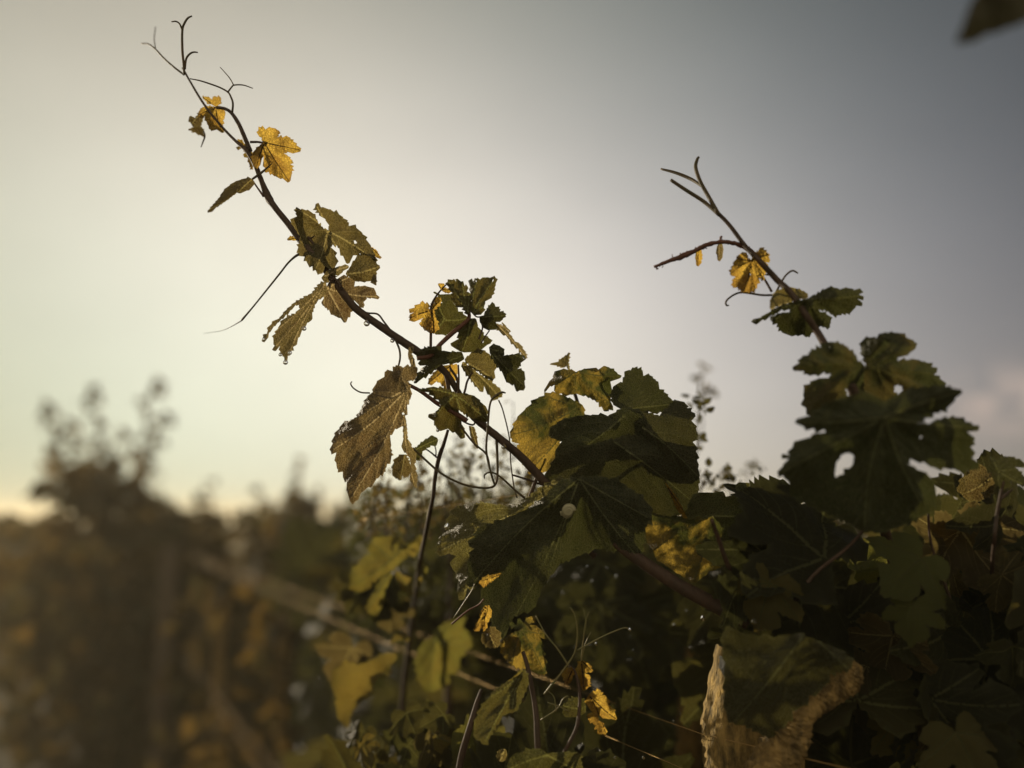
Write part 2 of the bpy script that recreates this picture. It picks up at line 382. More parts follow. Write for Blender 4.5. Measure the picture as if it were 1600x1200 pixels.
def put_leaf(parent, me, pos, size, normal, up, roll=0.):
    """copy of a template leaf; normal = way the blade faces, up = way its tip points"""
    n = Vector(normal).normalized(); t = Vector(up); t = (t - n * t.dot(n)).normalized(); x = t.cross(n)
    m = Matrix((x, t, n)).transposed() @ Matrix.Rotation(roll, 3, 'Z')
    o = bpy.data.objects.new('leaf', me); o.scale = (size, size, size); o.rotation_euler = m.to_euler()
    o.location = Vector(pos) - (worldpos(parent) if parent is not None else Vector((0, 0, 0)))
    return link(o, parent)
def pleaf(parent, kind, x, y, d, size_px, ang=-90, tilt=(0., 0.), k=None, stalk=None):
    """template leaf with its stalk end at pixel x, y; tip direction ang (degrees, 0 = right, 90 = up); tilt leans the blade"""
    a = R(ang); up = CR * math.cos(a) + CU * math.sin(a) + CF * tilt[1]; nrm = -CF + CR * tilt[0] + CU * tilt[1] * math.copysign(1, math.sin(a) or 1)
    me = TP[kind][(k if k is not None else random.randrange(99)) % len(TP[kind])]
    o = put_leaf(parent, me, P(x, y, d), size_px / F * d, nrm, up)
    if stalk: tube('petiole', [(x, y, 2.6, d + .002)] + stalk, 'stem', o) if False else None
    return o
# ------------------------------------------------------------------ long left-leaning shoot
DA = .76
A = thing('vine_shoot', 'long grapevine shoot leaning up to the upper sky, golden leaves near its tip', 'vine shoot', P(1165, 970, .74))
tube('cane', [(285, 106, 3.0, .80), (302, 136, 3.4, .80), (318, 162, 3.8, .795), (335, 184, 4., .79), (352, 204, 4.2, .79), (370, 222, 5, .785), (386, 236, 7, .78), (398, 256, 8, .78), (409, 284, 8.5, .775), (420, 310, 12, .775), (428, 322, 9.5, .77), (448, 347, 10, .77), (470, 376, 11, .765), (488, 398, 14.5, .76), (504, 416, 11.5, .76), (530, 450, 11, .76), (556, 482, 12, .76), (592, 508, 12, .76), (625, 531, 12.5, .76), (655, 551, 13, .76), (692, 578, 11, .762), (712, 606, 10, .765), (735, 646, 11, .765), (762, 670, 12, .765), (790, 693, 13, .765), (820, 720, 13.5, .77), (880, 782, 15, .775), (960, 846, 18, .765), (1010, 882, 20, .76), (1060, 914, 22, .755), (1115, 944, 24, .75), (1170, 972, 26, .74)], 'stem', A, sides=12, rough=.10)
tube('side_cane', [(338, 168, 4.5, .79), (352, 170, 5, .788), (362, 177, 5.5, .786), (372, 192, 6.5, .785), (381, 212, 7, .783), (391, 236, 7.5, .78)], 'stem', A, sides=9)
def tendrils(par, lst, d, mat='tendril', name='tendril'):
    for t in lst:
        if isinstance(t[0], list):
            v, f = join([tube_geo(pxpts(q, d), 7, 6) for q in t]); meshobj(name, v, f, mat, par)
        else: tube(name, t, mat, par, d, 7, n=6)
tendrils(A, [
 [[(288, 116, 3.6), (287, 100, 4), (285, 78, 4), (285, 47, 3.6), (289, 35, 3.4), (294, 28, 3), (300, 25, 2.2)], [(285, 48, 3), (281, 38, 2.8), (275, 33.5, 2.4), (268, 34, 1.8)], [(289, 108, 3.2), (291, 92, 3.2), (297, 84, 3), (303, 81.5, 2.6), (309, 82, 2)]],
 [[(288, 117, 3.2, .80), (272, 105, 3.2, .80), (256, 91, 3, .81), (243, 77, 2.8, .82), (232, 69, 2.6, .83), (221, 68, 2, .84)], [(243, 77, 1.8, .82), (241, 60, 1.5, .86), (243, 42, 1.2, .9)]],
 [[(363, 176, 3.4), (364, 162, 3.2), (361, 152, 3), (356, 144, 2.8), (344, 137, 2.6), (328, 131, 2.5), (312, 126, 2.2), (297, 123, 1.6)], [(356, 144, 2.6), (362, 136, 2.4), (366, 133, 2.2), (380, 133, 2), (395, 138, 1.4)], [(365, 133, 2), (358, 121, 1.7), (344, 105, 1.2)]],
 [[(484, 396, 6, .76), (468, 397, 4.6, .76), (452, 409, 3.2, .765), (436, 429, 3, .77), (416, 454, 2.8, .775), (395, 480, 2.6, .78), (378, 500, 3.6, .785)], [(379, 500, 2, .785), (362, 510, 1.2, .80), (345, 517, .9, .82), (318, 521, .6, .85)]],
 [(560, 484, 3.2), (574, 489, 3), (590, 491, 3), (600, 503, 3), (612, 519, 3.6)],
 [(618, 531, 3.5), (624, 546, 3.4), (625, 560, 3.2), (622, 574, 3)],
 [(578, 614, 2.6), (564, 613, 2.5), (553, 607, 2.4), (548, 600, 2.2), (550, 596, 1.6)],
 [[(779, 616, 5, .757), (770, 622, 3.6, .755), (765, 635, 3.4, .752), (762, 670, 3.5, .75), (760, 705, 3.6, .75), (768, 742, 3.5, .75), (773, 757, 3.4, .752)], [(790, 614, 2, .76), (784, 613, 3.6, .758), (776, 617, 4, .756)]],
 [(776, 688, 4.6, .765), (777, 712, 4.4, .763), (777, 745, 4, .76), (771, 760, 3.6, .757), (750, 762, 3.6, .755), (722, 756, 3.6, .755), (690, 740, 3.6, .757), (662, 716, 3.6, .76), (645, 700, 3.4, .762)],
 [[(820, 778, 4, .757), (806, 767, 3.6, .755), (790, 752, 3.4, .753), (776, 741, 3, .752), (765, 738, 2.8, .75), (757, 742, 2.6, .75), (757, 748, 1.8, .75)]],
 [(779, 625, 2.4, .77), (786, 642, 2.2, .772), (796, 685, 2.2, .775), (798, 722, 2.2, .775), (803, 760, 2.2, .775), (808, 778, 2.2, .775)],
 [(718, 664, 3.4, .76), (740, 692, 3.2, .758), (760, 710, 3.2, .757), (766, 735, 3, .755), (772, 756, 3, .755)],
], DA)
# golden leaves at its tip
lf = leaf(A, crop(200, 0, .1875, [(735, 890), (700, 870), (655, 850), (620, 808), (660, 806), (700, 830), (718, 803), (772, 812), (776, 845), (748, 880), (800, 905), (812, 945), (792, 1000), (787, 1108), (740, 1080), (684, 1078), (652, 1010), (640, 960), (610, 985), (585, 960), (600, 915), (640, 885)]), (337, 170), 'gold', .80, (.15, -.2), .1, teeth=1.6, step=6, grid=4, veinw=.8)
lf = leaf(A, crop(200, 0, .1875, [(640, 900), (600, 930), (565, 985), (510, 972), (518, 1020), (552, 1058), (502, 1078), (560, 1105), (600, 1125), (640, 1135), (632, 1085), (605, 1050), (625, 990), (655, 930)]), (320, 172), 'olive', .81, (.5, .3), .3, teeth=1.5, step=5, grid=4, veinw=.8)
tube('tendril', [(318, 205, 2.6), (320, 213, 2.6), (317, 222, 2.2), (314, 230, 1.4)], 'tendril', A, .81, 7)
lf = leaf(A, crop(280, 150, .1875, [(700, 392), (690, 350), (662, 330), (658, 290), (680, 260), (718, 278), (762, 262), (812, 278), (838, 300), (812, 345), (860, 345), (905, 338), (950, 378), (978, 410), (1014, 452), (960, 476), (900, 466), (872, 478), (905, 500), (945, 545), (925, 570), (942, 600), (938, 650), (920, 716), (860, 686), (800, 668), (745, 632), (725, 640), (716, 600), (705, 505), (690, 520), (668, 585), (640, 600), (600, 520), (640, 440)]), (413, 223), 'gold', .775, (.25, .15), -.25, fold=1.1, puff=1.3, teeth=2, step=7, grid=3.5, veinw=.9)
petiole(lf, [(413, 224, 3.4), (404, 222, 3.6), (391, 222, 4)], .776); tube('petiole', [(413, 225, 3), (405, 231, 3.6), (397, 243, 4)], 'stem', lf, .775, 7)
lf = leaf(A, crop(280, 150, .1875, [(625, 500), (590, 440), (540, 395), (510, 365), (485, 372), (512, 395), (480, 440), (525, 432), (550, 470), (538, 500), (572, 515), (580, 555), (602, 612), (625, 570)]), (398, 238), 'gold', .79, (-.3, .3), .2, teeth=1.6, step=5, grid=4, veinw=.8)
lf = leaf(A, crop(280, 150, .1875, [(605, 690), (560, 684), (510, 698), (462, 716), (420, 745), (370, 790), (342, 838), (300, 888), (236, 960), (262, 968), (312, 925), (400, 866), (480, 806), (500, 812), (565, 788), (622, 742)]), (394, 280), 'olive', .775, (.2, .8), .5, fold=1.5, teeth=1.5, step=7, grid=3.5, veinw=.9, tips=[(325, 329), (374, 300)])
petiole(lf, [(394, 281, 2.6), (402, 293, 2.8), (412, 307, 4)], .775, 'redstem'); tube('petiole', [(394, 280, 3.4), (404, 273, 4), (413, 266, 3.4), (425, 255, 1.6)], 'tendril', lf, .77, 7)
# broad leaves in its middle
lf = leaf(A, crop(360, 300, .2, [(765, 300), (772, 262), (742, 212), (692, 165), (660, 122), (672, 90), (708, 120), (770, 135), (850, 175), (915, 235), (925, 265), (985, 280), (1035, 330), (1060, 370), (1100, 430), (1130, 505), (1140, 545), (1085, 500), (1010, 480), (960, 495), (912, 562), (880, 500), (850, 440), (830, 415), (800, 410), (783, 430), (820, 500), (835, 555), (800, 600), (740, 580), (700, 640), (665, 610), (640, 580), (592, 540), (580, 505), (540, 480), (530, 430), (552, 400), (545, 345), (475, 238), (520, 190), (507, 132), (590, 142), (650, 170), (690, 250), (730, 288)]), (512, 361), 'olive', .77, (.35, -.2), -.35, fold=1.2, puff=1.4, teeth=2.4, step=8, grid=4, tips=[(462, 326), (494, 420), (540, 410), (585, 405), (495, 322)], holes=[crop(360, 300, .2, [(962, 380), (985, 392), (975, 400)]), crop(360, 300, .2, [(1010, 484), (1026, 490), (1015, 498)])])
petiole(lf, [(512, 362, 4), (506, 374, 4), (496, 392, 6), (490, 398, 6)], .768)
tube('bud', [(490, 398, 6), (489, 382, 4.5), (484, 374, 5), (481, 370, 3), (486, 372, 3), (492, 368, 1.5)], 'stem', A, .763, 7)
lf = leaf(A, crop(360, 300, .2, [(900, 640), (940, 580), (1000, 488), (1060, 482), (1118, 502), (1145, 562), (1168, 582), (1140, 622), (1122, 690), (1060, 700), (965, 697), (925, 660)]), (541, 428), 'olive', .765, (-.3, .1), .3, fold=.8, teeth=1.6, step=8, grid=4, label='leaf curling under the broad leaf', holes=[])
leaf(A, crop(360, 300, .2, [(1095, 430), (1140, 452), (1178, 517), (1140, 512), (1110, 480)]), (579, 386), 'gold', .78, (.2, 0), 0, teeth=1, step=5, grid=4, veinw=.6)
leaf(A, crop(360, 300, .2, [(1120, 640), (1142, 655), (1140, 730), (1102, 712), (1100, 690)]), (586, 428), 'brown', .76, (.2, 0), 0, teeth=.8, step=6, grid=4, veinw=.6)
leaf(A, crop(360, 300, .2, [(445, 376), (462, 348), (500, 345), (520, 378)]), (464, 371), 'gold', .775, (.2, 0), 0, teeth=.8, step=5, grid=4, veinw=.6)
lf = leaf(A, crop(360, 300, .2, [(735, 640), (770, 612), (820, 590), (905, 568), (925, 580), (880, 618), (850, 650), (800, 680), (745, 712), (715, 680)]), (508, 432), 'brown', .757, (.2, .5), .3, teeth=1.2, step=7, grid=4, veinw=.9, holes=[crop(360, 300, .2, [(822, 652), (838, 655), (830, 664)])])
lf = leaf(A, crop(360, 300, .2, [(750, 745), (810, 700), (832, 680), (905, 655), (960, 690), (968, 738), (1060, 735), (1130, 765), (1140, 800), (1165, 827), (1100, 828), (1065, 825), (1040, 860), (1045, 890), (1000, 900), (965, 845), (1005, 892), (940, 940), (900, 1020), (860, 985), (800, 960), (770, 920), (730, 890), (711, 868), (730, 830), (735, 780)]), (511, 450), 'brown', .755, (.1, .3), .1, fold=1., puff=1.2, teeth=1.6, step=8, grid=4, tips=[(540, 503), (590, 464), (548, 432), (506, 475)])
petiole(lf, [(511, 450, 3), (516, 441, 3.4), (524, 436, 4), (534, 451, 5)], .756)
lf = leaf(A, crop(360, 420, .2, [(748, 110), (700, 115), (640, 188), (570, 228), (510, 258), (440, 318), (380, 388), (322, 430), (292, 480), (288, 505), (256, 530), (254, 572), (290, 545), (302, 500), (340, 450), (400, 392), (470, 325), (510, 283), (535, 282), (545, 310), (508, 350), (440, 378), (392, 430), (370, 470), (335, 540), (345, 600), (340, 642), (388, 602), (385, 640), (420, 690), (430, 742), (450, 680), (480, 640), (490, 610), (510, 600), (530, 540), (560, 480), (602, 420), (636, 400), (640, 340), (660, 280), (690, 240), (735, 210), (755, 160)]), (508, 444), 'brown', .75, (.3, .5), .3, fold=1.4, puff=1.1, teeth=1.8, step=8, grid=4, tips=[(446, 568), (414, 530), (430, 543), (486, 497)])
# big brown-olive leaf hanging at the node
lf = leaf(A, crop(500, 550, .25, [(545, 185), (605, 140), (606, 95), (560, 90), (520, 98), (500, 88), (470, 92), (455, 120), (412, 120), (402, 155), (352, 195), (330, 250), (292, 288), (262, 350), (232, 405), (190, 430), (148, 440), (92, 520), (68, 622), (102, 628), (100, 690), (112, 735), (142, 748), (148, 792), (168, 808), (172, 880), (195, 945), (225, 930), (255, 880), (300, 845), (355, 790), (400, 750), (420, 700), (447, 650), (442, 600), (438, 520), (470, 480), (512, 465), (528, 400), (545, 330), (572, 270), (565, 230)]), (637, 608), 'brown', .74, (-.35, .25), -.2, fold=1.3, puff=1.9, wave=1.2, teeth=2.2, step=9, grid=4, veinw=1.25, tips=[(547, 782), (520, 704), (560, 652), (603, 742), (625, 585), (635, 655)], holes=[crop(500, 550, .25, [(512, 380), (526, 378), (530, 386), (516, 392)])])
petiole(lf, [(636, 600, 6), (655, 610, 6), (672, 622, 6.5), (686, 632, 7), (712, 646, 8), (730, 658, 8)], .752, 'redstem', 9)
leaf(A, crop(500, 550, .25, [(516, 400), (520, 470), (522, 540), (512, 600), (560, 660), (572, 720), (560, 800), (600, 850), (606, 780), (590, 700), (602, 640), (572, 590), (546, 540), (540, 440), (530, 395)]), (632, 650), 'brown', .755, (.6, 0), .2, fold=1, teeth=1.2, step=8, grid=4, tips=[(648, 760), (642, 700)], veinw=.9)
leaf(A, crop(600, 400, .1875, [(205, 770), (240, 750), (248, 785), (230, 815), (255, 870), (262, 930), (272, 1000), (240, 1045), (228, 1005), (222, 900), (200, 830)]), (646, 545), 'brown', .75, (.5, 0), .1, teeth=.8, step=7, grid=4, veinw=.8)
leaf(A, crop(500, 550, .25, [(462, 690), (490, 652), (530, 640), (560, 690), (572, 750), (540, 782), (512, 770), (500, 802), (462, 780), (452, 730)]), (632, 712), 'olive', .80, (.2, .2), .2, teeth=2.6, step=7, grid=4, veinw=.8)
leaf(A, crop(500, 550, .25, [(585, 612), (640, 562), (700, 520), (736, 545), (730, 582), (690, 585), (642, 620), (612, 680), (595, 650)]), (646, 705), 'green', .78, (.2, .4), .2, teeth=1.4, step=7, grid=4, veinw=.8)
# ------------------------------------------------------------------ upright bunch of leaves at the node
B = thing('vine_shoot', 'bushy side shoot whose crumpled leaves crowd round the node of the long leaning shoot', 'vine shoot', P(700, 640, .78))
tube('cane', [(652, 560, 7, .745), (672, 556, 7, .75), (686, 540, 7, .752), (704, 523, 7.5, .755), (722, 508, 7, .758), (733, 496, 6, .76), (730, 478, 5, .76)], 'redstem', B, sides=9)
tube('stalk', [(673, 575, 5, .76), (673, 530, 4.6, .76), (674, 500, 4.2, .76), (674, 478, 3.6, .76), (682, 462, 3, .76), (692, 450, 2.4, .76), (700, 442, 2, .76)], 'stem', B, sides=8)
for q in ([(692, 575, 5), (698, 592, 6), (702, 612, 7)], [(703, 575, 4), (714, 592, 4.4), (716, 612, 4.8), (712, 628, 5)], [(738, 582, 3), (730, 596, 3.4), (726, 612, 3.8), (718, 632, 4)], [(716, 570, 3), (717, 592, 3), (716, 612, 3.4)], [(750, 500, 2.4), (754, 512, 2.6), (748, 530, 3)], [(765, 516, 2), (758, 526, 2.2), (752, 536, 2.4)], [(733, 492, 2), (736, 487, 2.2), (745, 495, 2.4), (756, 494, 2.6)]):
    tube('stalk', q, 'stem', B, .762, 7)
c5 = lambda pts: crop(600, 400, .1875, pts)
leaf(B, c5([(395, 455), (365, 440), (380, 410), (345, 398), (310, 382), (300, 398), (255, 430), (210, 462), (250, 470), (212, 495), (215, 520), (240, 548), (300, 530), (330, 515), (295, 570), (320, 592), (350, 622), (400, 642), (445, 620), (448, 560), (425, 500), (415, 450), (470, 402), (478, 362), (432, 338), (395, 390)]), (674, 485), 'gold', .765, (.3, .1), -.2, fold=1.3, puff=1.4, teeth=2, step=6, grid=3.5, veinw=1)
leaf(B, c5([(410, 300), (470, 320), (560, 322), (580, 390), (620, 462), (660, 482), (692, 520), (662, 542), (602, 600), (560, 650), (490, 656), (420, 645), (445, 560), (400, 480), (438, 420), (488, 390), (450, 330)]), (695, 500), 'green', .775, (.2, .2), .1, teeth=2, step=8, grid=4)
leaf(B, c5([(695, 490), (660, 430), (592, 402), (560, 350), (570, 310), (540, 262), (530, 215), (572, 198), (602, 215), (605, 190), (642, 212), (672, 250), (700, 258), (690, 300), (722, 312), (722, 380), (732, 440), (705, 480)]), (731, 488), 'green', .758, (.25, -.2), -.25, fold=1.2, puff=1.3, teeth=2, step=7, grid=4, tips=[(702, 441), (722, 438), (733, 458)])
leaf(B, c5([(450, 232), (495, 228), (500, 262), (520, 270), (560, 285), (540, 312), (500, 300), (470, 278)]), (690, 452), 'gold', .762, (.2, 0), 0, teeth=1.2, step=5, grid=4, veinw=.6)
leaf(B, c5([(720, 195), (742, 212), (770, 188), (800, 195), (830, 178), (880, 182), (932, 183), (930, 232), (915, 300), (900, 330), (842, 380), (832, 432), (815, 480), (770, 492), (730, 460), (716, 400), (726, 320), (718, 260)]), (738, 490), 'green', .765, (-.3, -.2), .25, fold=1.2, puff=1.4, teeth=2, step=7, grid=4, tips=[(772, 437), (745, 437), (765, 470)], holes=[c5([(762, 205), (775, 198), (772, 225)]), c5([(900, 200), (912, 195), (908, 212)])])
leaf(B, c5([(795, 520), (830, 500), (852, 455), (880, 410), (915, 393), (930, 422), (960, 440), (966, 462), (1000, 470), (1012, 495), (972, 545), (932, 550), (942, 602), (880, 617), (830, 600)]), (752, 495), 'dark', .755, (.3, .2), .2, fold=1, teeth=1.8, step=7, grid=4)
leaf(B, c5([(925, 560), (990, 580), (982, 548), (1058, 632), (1015, 612), (1070, 680), (1088, 710), (1130, 730), (1182, 810), (1192, 852), (1160, 840), (1120, 770), (1075, 735), (1015, 660), (955, 620)]), (776, 506), 'brown', .77, (.5, .2), .3, fold=1.4, teeth=1.6, step=6, grid=4, tips=[(822, 558), (797, 518)], veinw=.8)
leaf(B, c5([(700, 520), (770, 528), (782, 590), (830, 660), (870, 680), (892, 720), (860, 742), (800, 780), (740, 802), (650, 800), (560, 750), (602, 700), (622, 690), (622, 640), (605, 600), (650, 560)]), (735, 500), 'green', .768, (.1, .3), .25, fold=1.2, puff=1.3, teeth=2, step=8, grid=4, holes=[c5([(800, 722), (822, 700), (828, 715)])])
leaf(B, c5([(875, 760), (930, 738), (972, 755), (1002, 790), (995, 832), (1080, 820), (1140, 825), (1177, 840), (1140, 892), (1128, 920), (1110, 942), (1150, 950), (1172, 972), (1170, 1110), (1130, 1120), (1112, 1132), (1080, 1070), (1045, 1062), (980, 960), (930, 900), (888, 820)]), (764, 545), 'dark', .76, (.3, .2), .3, fold=1.2, puff=1.3, teeth=2, step=8, grid=4, tips=[(818, 602), (820, 560), (790, 590)])
leaf(B, c5([(672, 862), (740, 800), (800, 778), (850, 800), (920, 860), (937, 912), (920, 960), (915, 1027), (860, 1020), (790, 962), (730, 930)]), (722, 562), 'olive', .772, (.3, .2), .1, fold=1.2, puff=1.5, teeth=2, step=8, grid=4)
leaf(B, c5([(655, 880), (690, 905), (740, 940), (790, 985), (870, 1030), (970, 1110), (985, 1162), (922, 1202), (880, 1160), (835, 1085), (805, 1132), (740, 1050), (700, 1000), (650, 930)]), (722, 568), 'olive', .78, (.2, .4), .2, fold=1.3, teeth=2, step=7, grid=4, tips=[(780, 620), (752, 610)])
leaf(B, c5([(270, 830), (300, 790), (332, 768), (358, 765), (400, 758), (460, 752), (482, 790), (560, 800), (650, 800), (668, 862), (602, 890), (480, 902), (420, 950), (330, 1012), (250, 1062), (262, 1000), (350, 912), (290, 905), (300, 870)]), (735, 552), 'dark', .75, (.2, .6), .3, fold=1.2, puff=1.3, teeth=1.8, step=8, grid=4, tips=[(652, 592), (662, 546), (690, 550)])
leaf(B, c5([(610, 905), (540, 908), (470, 920), (405, 990), (372, 1032), (380, 1072), (440, 1045), (470, 1058), (520, 1112), (592, 1040), (615, 960)]), (704, 572), 'gold', .785, (.3, .2), .1, fold=1.2, teeth=2.4, step=6, grid=4, veinw=1, tips=[(670, 598), (697, 608)])
c6 = lambda pts: crop(500, 550, .25, pts)
leaf(B, c6([(612, 232), (660, 228), (700, 218), (780, 230), (850, 258), (930, 265), (972, 280), (1002, 310), (1042, 350), (1046, 432), (1000, 430), (930, 402), (868, 362), (862, 382), (885, 450), (902, 490), (895, 542), (842, 500), (800, 480), (740, 490), (722, 462), (712, 430), (675, 400), (720, 378), (760, 340), (740, 300), (682, 252)]), (712, 617), 'green', .748, (.1, .4), .2, fold=1.3, puff=1.4, teeth=2, step=8, grid=4, tips=[(761, 656), (723, 684), (680, 650), (655, 608)])
leaf(B, c6([(930, 460), (965, 472), (982, 540), (990, 602), (970, 588), (942, 530)]), (736, 664), 'olive', .78, (.2, 0), .1, teeth=1, step=6, grid=4, veinw=.7)
tube('stalk', [(735, 640, 3.2, .76), (742, 655, 3, .765), (738, 664, 3, .77), (718, 655, 2.6, .77), (700, 640, 2.6, .77)], 'tendril', B, sides=7)
# vertical shoot hanging through the gap, with leaves at its foot
Cc = thing('vine_shoot', 'thin upright cane crossing the wire, with blurred yellow-green leaves low on it', 'vine shoot', P(655, 905, .86))
tube('cane', [(700, 672, 4.5, .78), (693, 695, 6, .785), (686, 715, 7, .79), (680, 745, 6.5, .795), (677, 775, 6.5, .80), (672, 800, 7, .82), (664, 840, 7, .87), (656, 880, 7, .94), (650, 925, 7, 1.03), (640, 1000, 8, 1.1), (630, 1090, 9, 1.15), (620, 1260, 10, 1.2)], 'stem', Cc, sides=9)
for q in ([(684, 716, 3), (672, 706, 2.6), (661, 699, 2.2)], [(681, 714, 2.4), (681, 703, 2), (678, 693, 2)]): tube('stalk', q, 'stem', Cc, .79, 7)
c50 = lambda pts: crop(500, 780, .2, pts)
leaf(Cc, c50([(555, 560), (480, 600), (440, 610), (410, 640), (380, 700), (300, 722), (215, 690), (250, 560), (345, 445), (400, 430), (380, 380), (402, 330), (520, 290), (610, 295), (650, 330), (640, 380), (672, 355), (790, 280), (800, 300), (752, 440), (680, 422), (620, 500)]), (612, 875), 'lime', .985, (.2, .1), .2, teeth=3, step=12, grid=7)
leaf(Cc, c50([(560, 560), (548, 620), (500, 700), (500, 800), (460, 880), (440, 912), (370, 885), (350, 858), (400, 760), (420, 700), (470, 640)]), (612, 892), 'lime', .985, (.2, .1), .2, teeth=3, step=12, grid=7)
leaf(Cc, c50([(575, 545), (640, 590), (712, 640), (720, 755), (660, 722), (620, 650)]), (615, 889), 'lime', .985, (.2, .1), .2, teeth=2.4, step=12, grid=7)
leaf(Cc, c50([(790, 470), (842, 540), (822, 622), (778, 560)]), (658, 874), 'lime', .96, (.2, .1), .2, teeth=2, step=9, grid=6)
leaf(Cc, c50([(765, 610), (795, 625), (785, 690), (755, 680)]), (653, 902), 'lime', .96, (.2, .1), .2, teeth=1.5, step=9, grid=6)
c48 = lambda pts: crop(480, 960, .2, pts)
leaf(Cc, c48([(985, 170), (1000, 120), (1100, 55), (1160, 35), (1232, 20), (1212, 100), (1262, 160), (1280, 250), (1230, 290), (1192, 340), (1170, 440), (1100, 470), (1102, 540), (1060, 572), (962, 602), (870, 522), (850, 400), (862, 300), (900, 220)]), (680, 1000), 'lime', 1.05, (.25, .1), .2, teeth=2.6, step=11, grid=6)
leaf(Cc, c48([(700, 345), (640, 400), (660, 460), (560, 480), (502, 560), (480, 642), (400, 690), (332, 800), (312, 892), (262, 832), (222, 702), (232, 650), (188, 560), (192, 440), (282, 368), (400, 398), (480, 372), (600, 310), (680, 300)]), (615, 1035), 'lime', .985, (.3, .1), .3, teeth=3, step=12, grid=7)
leaf(Cc, c48([(660, 200), (690, 155), (790, 165), (800, 190), (720, 205), (650, 235)]), (612, 1005), 'lime', .97, (.2, .1), .2, teeth=2, step=12, grid=6)
leaf(Cc, c48([(800, 885), (850, 850), (922, 932), (882, 972), (812, 962)]), (640, 1138), 'lime', 1.1, (.2, .1), .2, teeth=2, step=10, grid=6)
leaf(Cc, c48([(370, 940), (480, 900), (510, 1000), (440, 1040), (360, 1000)]), (560, 1150), 'lime', .97, (.2, .1), .2, teeth=2, step=10, grid=6)
leaf(Cc, c48([(750, 1000), (800, 1020), (850, 1100), (790, 1170), (740, 1120)]), (635, 1170), 'gold', .95, (.2, .1), .2, teeth=2, step=10, grid=6)
# ------------------------------------------------------------------ middle shoot with the large dark leaves
D = thing('vine_shoot', 'grapevine shoot with a rounded mass of large dark leaves and a small spiky tip', 'vine shoot', P(900, 860, .78))
tube('cane', [(889, 582, 3, .80), (893, 600, 5, .80), (905, 640, 6, .81), (912, 700, 7, .81), (905, 760, 8, .80), (895, 830, 9, .80), (930, 870, 10, .79)], 'stem', D, sides=9)
tube('side_cane', [(822, 792, 6, .775), (830, 770, 6, .775), (838, 748, 6, .777), (848, 715, 5, .78)], 'stem', D, sides=8)
tube('side_cane', [(800, 742, 3, .78), (820, 748, 3.4, .78), (840, 755, 3.6, .78), (862, 762, 4, .78)], 'stem', D, sides=7)
c7 = lambda pts: crop(760, 530, .25, pts)
leaf(D, c7([(512, 195), (508, 165), (480, 178), (440, 165), (395, 157), (450, 140), (462, 125), (500, 100), (520, 84), (512, 150), (525, 200)]), (889, 577), 'olive', .795, (.3, 0), .1, teeth=1.4, step=6, grid=3.5, veinw=.7)
leaf(D, c7([(560, 205), (520, 195), (472, 188), (422, 215), (418, 240), (388, 272), (362, 332), (400, 292), (425, 285), (430, 330), (470, 340), (490, 352), (560, 340), (620, 352), (700, 392), (740, 452), (792, 430), (772, 380), (780, 340), (775, 265), (842, 238), (800, 195), (745, 168), (700, 190), (620, 184)]), (900, 580), 'sun_mottle', .765, (.1, .3), .2, fold=1.2, puff=1.3, teeth=2, step=8, grid=4, tips=[(852, 610), (898, 615), (935, 625), (957, 633), (968, 588)])
leaf(D, c7([(600, 410), (550, 385), (470, 348), (400, 336), (322, 368), (240, 440), (190, 500), (148, 592), (158, 622), (205, 655), (190, 662), (212, 730), (240, 792), (282, 800), (260, 842), (330, 830), (362, 830), (420, 802), (432, 790), (482, 700), (445, 620), (505, 560), (622, 500)]), (908, 632), 'sun_mottle', .785, (.1, .1), -.1, fold=1.1, puff=1.3, teeth=2.4, step=9, grid=4, tips=[(800, 680), (826, 738), (865, 728), (845, 616)])
leaf(D, c7([(800, 290), (850, 270), (862, 235), (872, 198), (900, 195), (922, 178), (970, 190), (982, 230), (1022, 225), (1060, 260), (1082, 312), (1110, 330), (1160, 382), (1200, 402), (1180, 470), (1085, 455), (1000, 448), (900, 440), (830, 432), (790, 400), (778, 340)]), (965, 640), 'dark', .775, (.2, .2), .15, fold=1.1, teeth=2.4, step=9, grid=5)
leaf(D, c7([(980, 452), (1080, 480), (1130, 430), (1160, 400), (1188, 382), (1245, 402), (1252, 430), (1305, 470), (1282, 510), (1310, 560), (1318, 612), (1290, 642), (1310, 700), (1330, 862), (1300, 890), (1222, 902), (1100, 872), (900, 780), (850, 640), (860, 520)]), (985, 655), 'dark', .77, (-.2, .1), .2, fold=1.1, teeth=2.6, step=10, grid=5)
leaf(D, c7([(395, 560), (480, 500), (520, 495), (560, 482), (700, 472), (760, 480), (860, 430), (962, 442), (1010, 520), (1060, 640), (962, 722), (760, 722), (652, 742), (520, 762), (445, 772), (430, 702), (470, 640), (400, 612)]), (975, 650), 'dark', .755, (.1, .3), .25, fold=1.1, teeth=2, step=10, grid=5)
leaf(D, crop(640, 700, .2625, [(980, 190), (880, 180), (800, 225), (720, 285), (650, 335), (585, 350), (520, 338), (450, 328), (350, 334), (280, 352), (240, 400), (220, 440), (232, 490), (190, 520), (165, 628), (240, 628), (278, 642), (240, 690), (275, 740), (290, 780), (290, 880), (302, 905), (345, 832), (420, 820), (480, 740), (560, 640), (760, 520), (900, 400)]), (895, 752), 'veined', .75, (-.2, .1), .1, fold=1.4, puff=1.6, teeth=2.4, step=10, grid=4.5, veinw=1.4, tips=[(686, 862), (720, 930), (735, 790)])
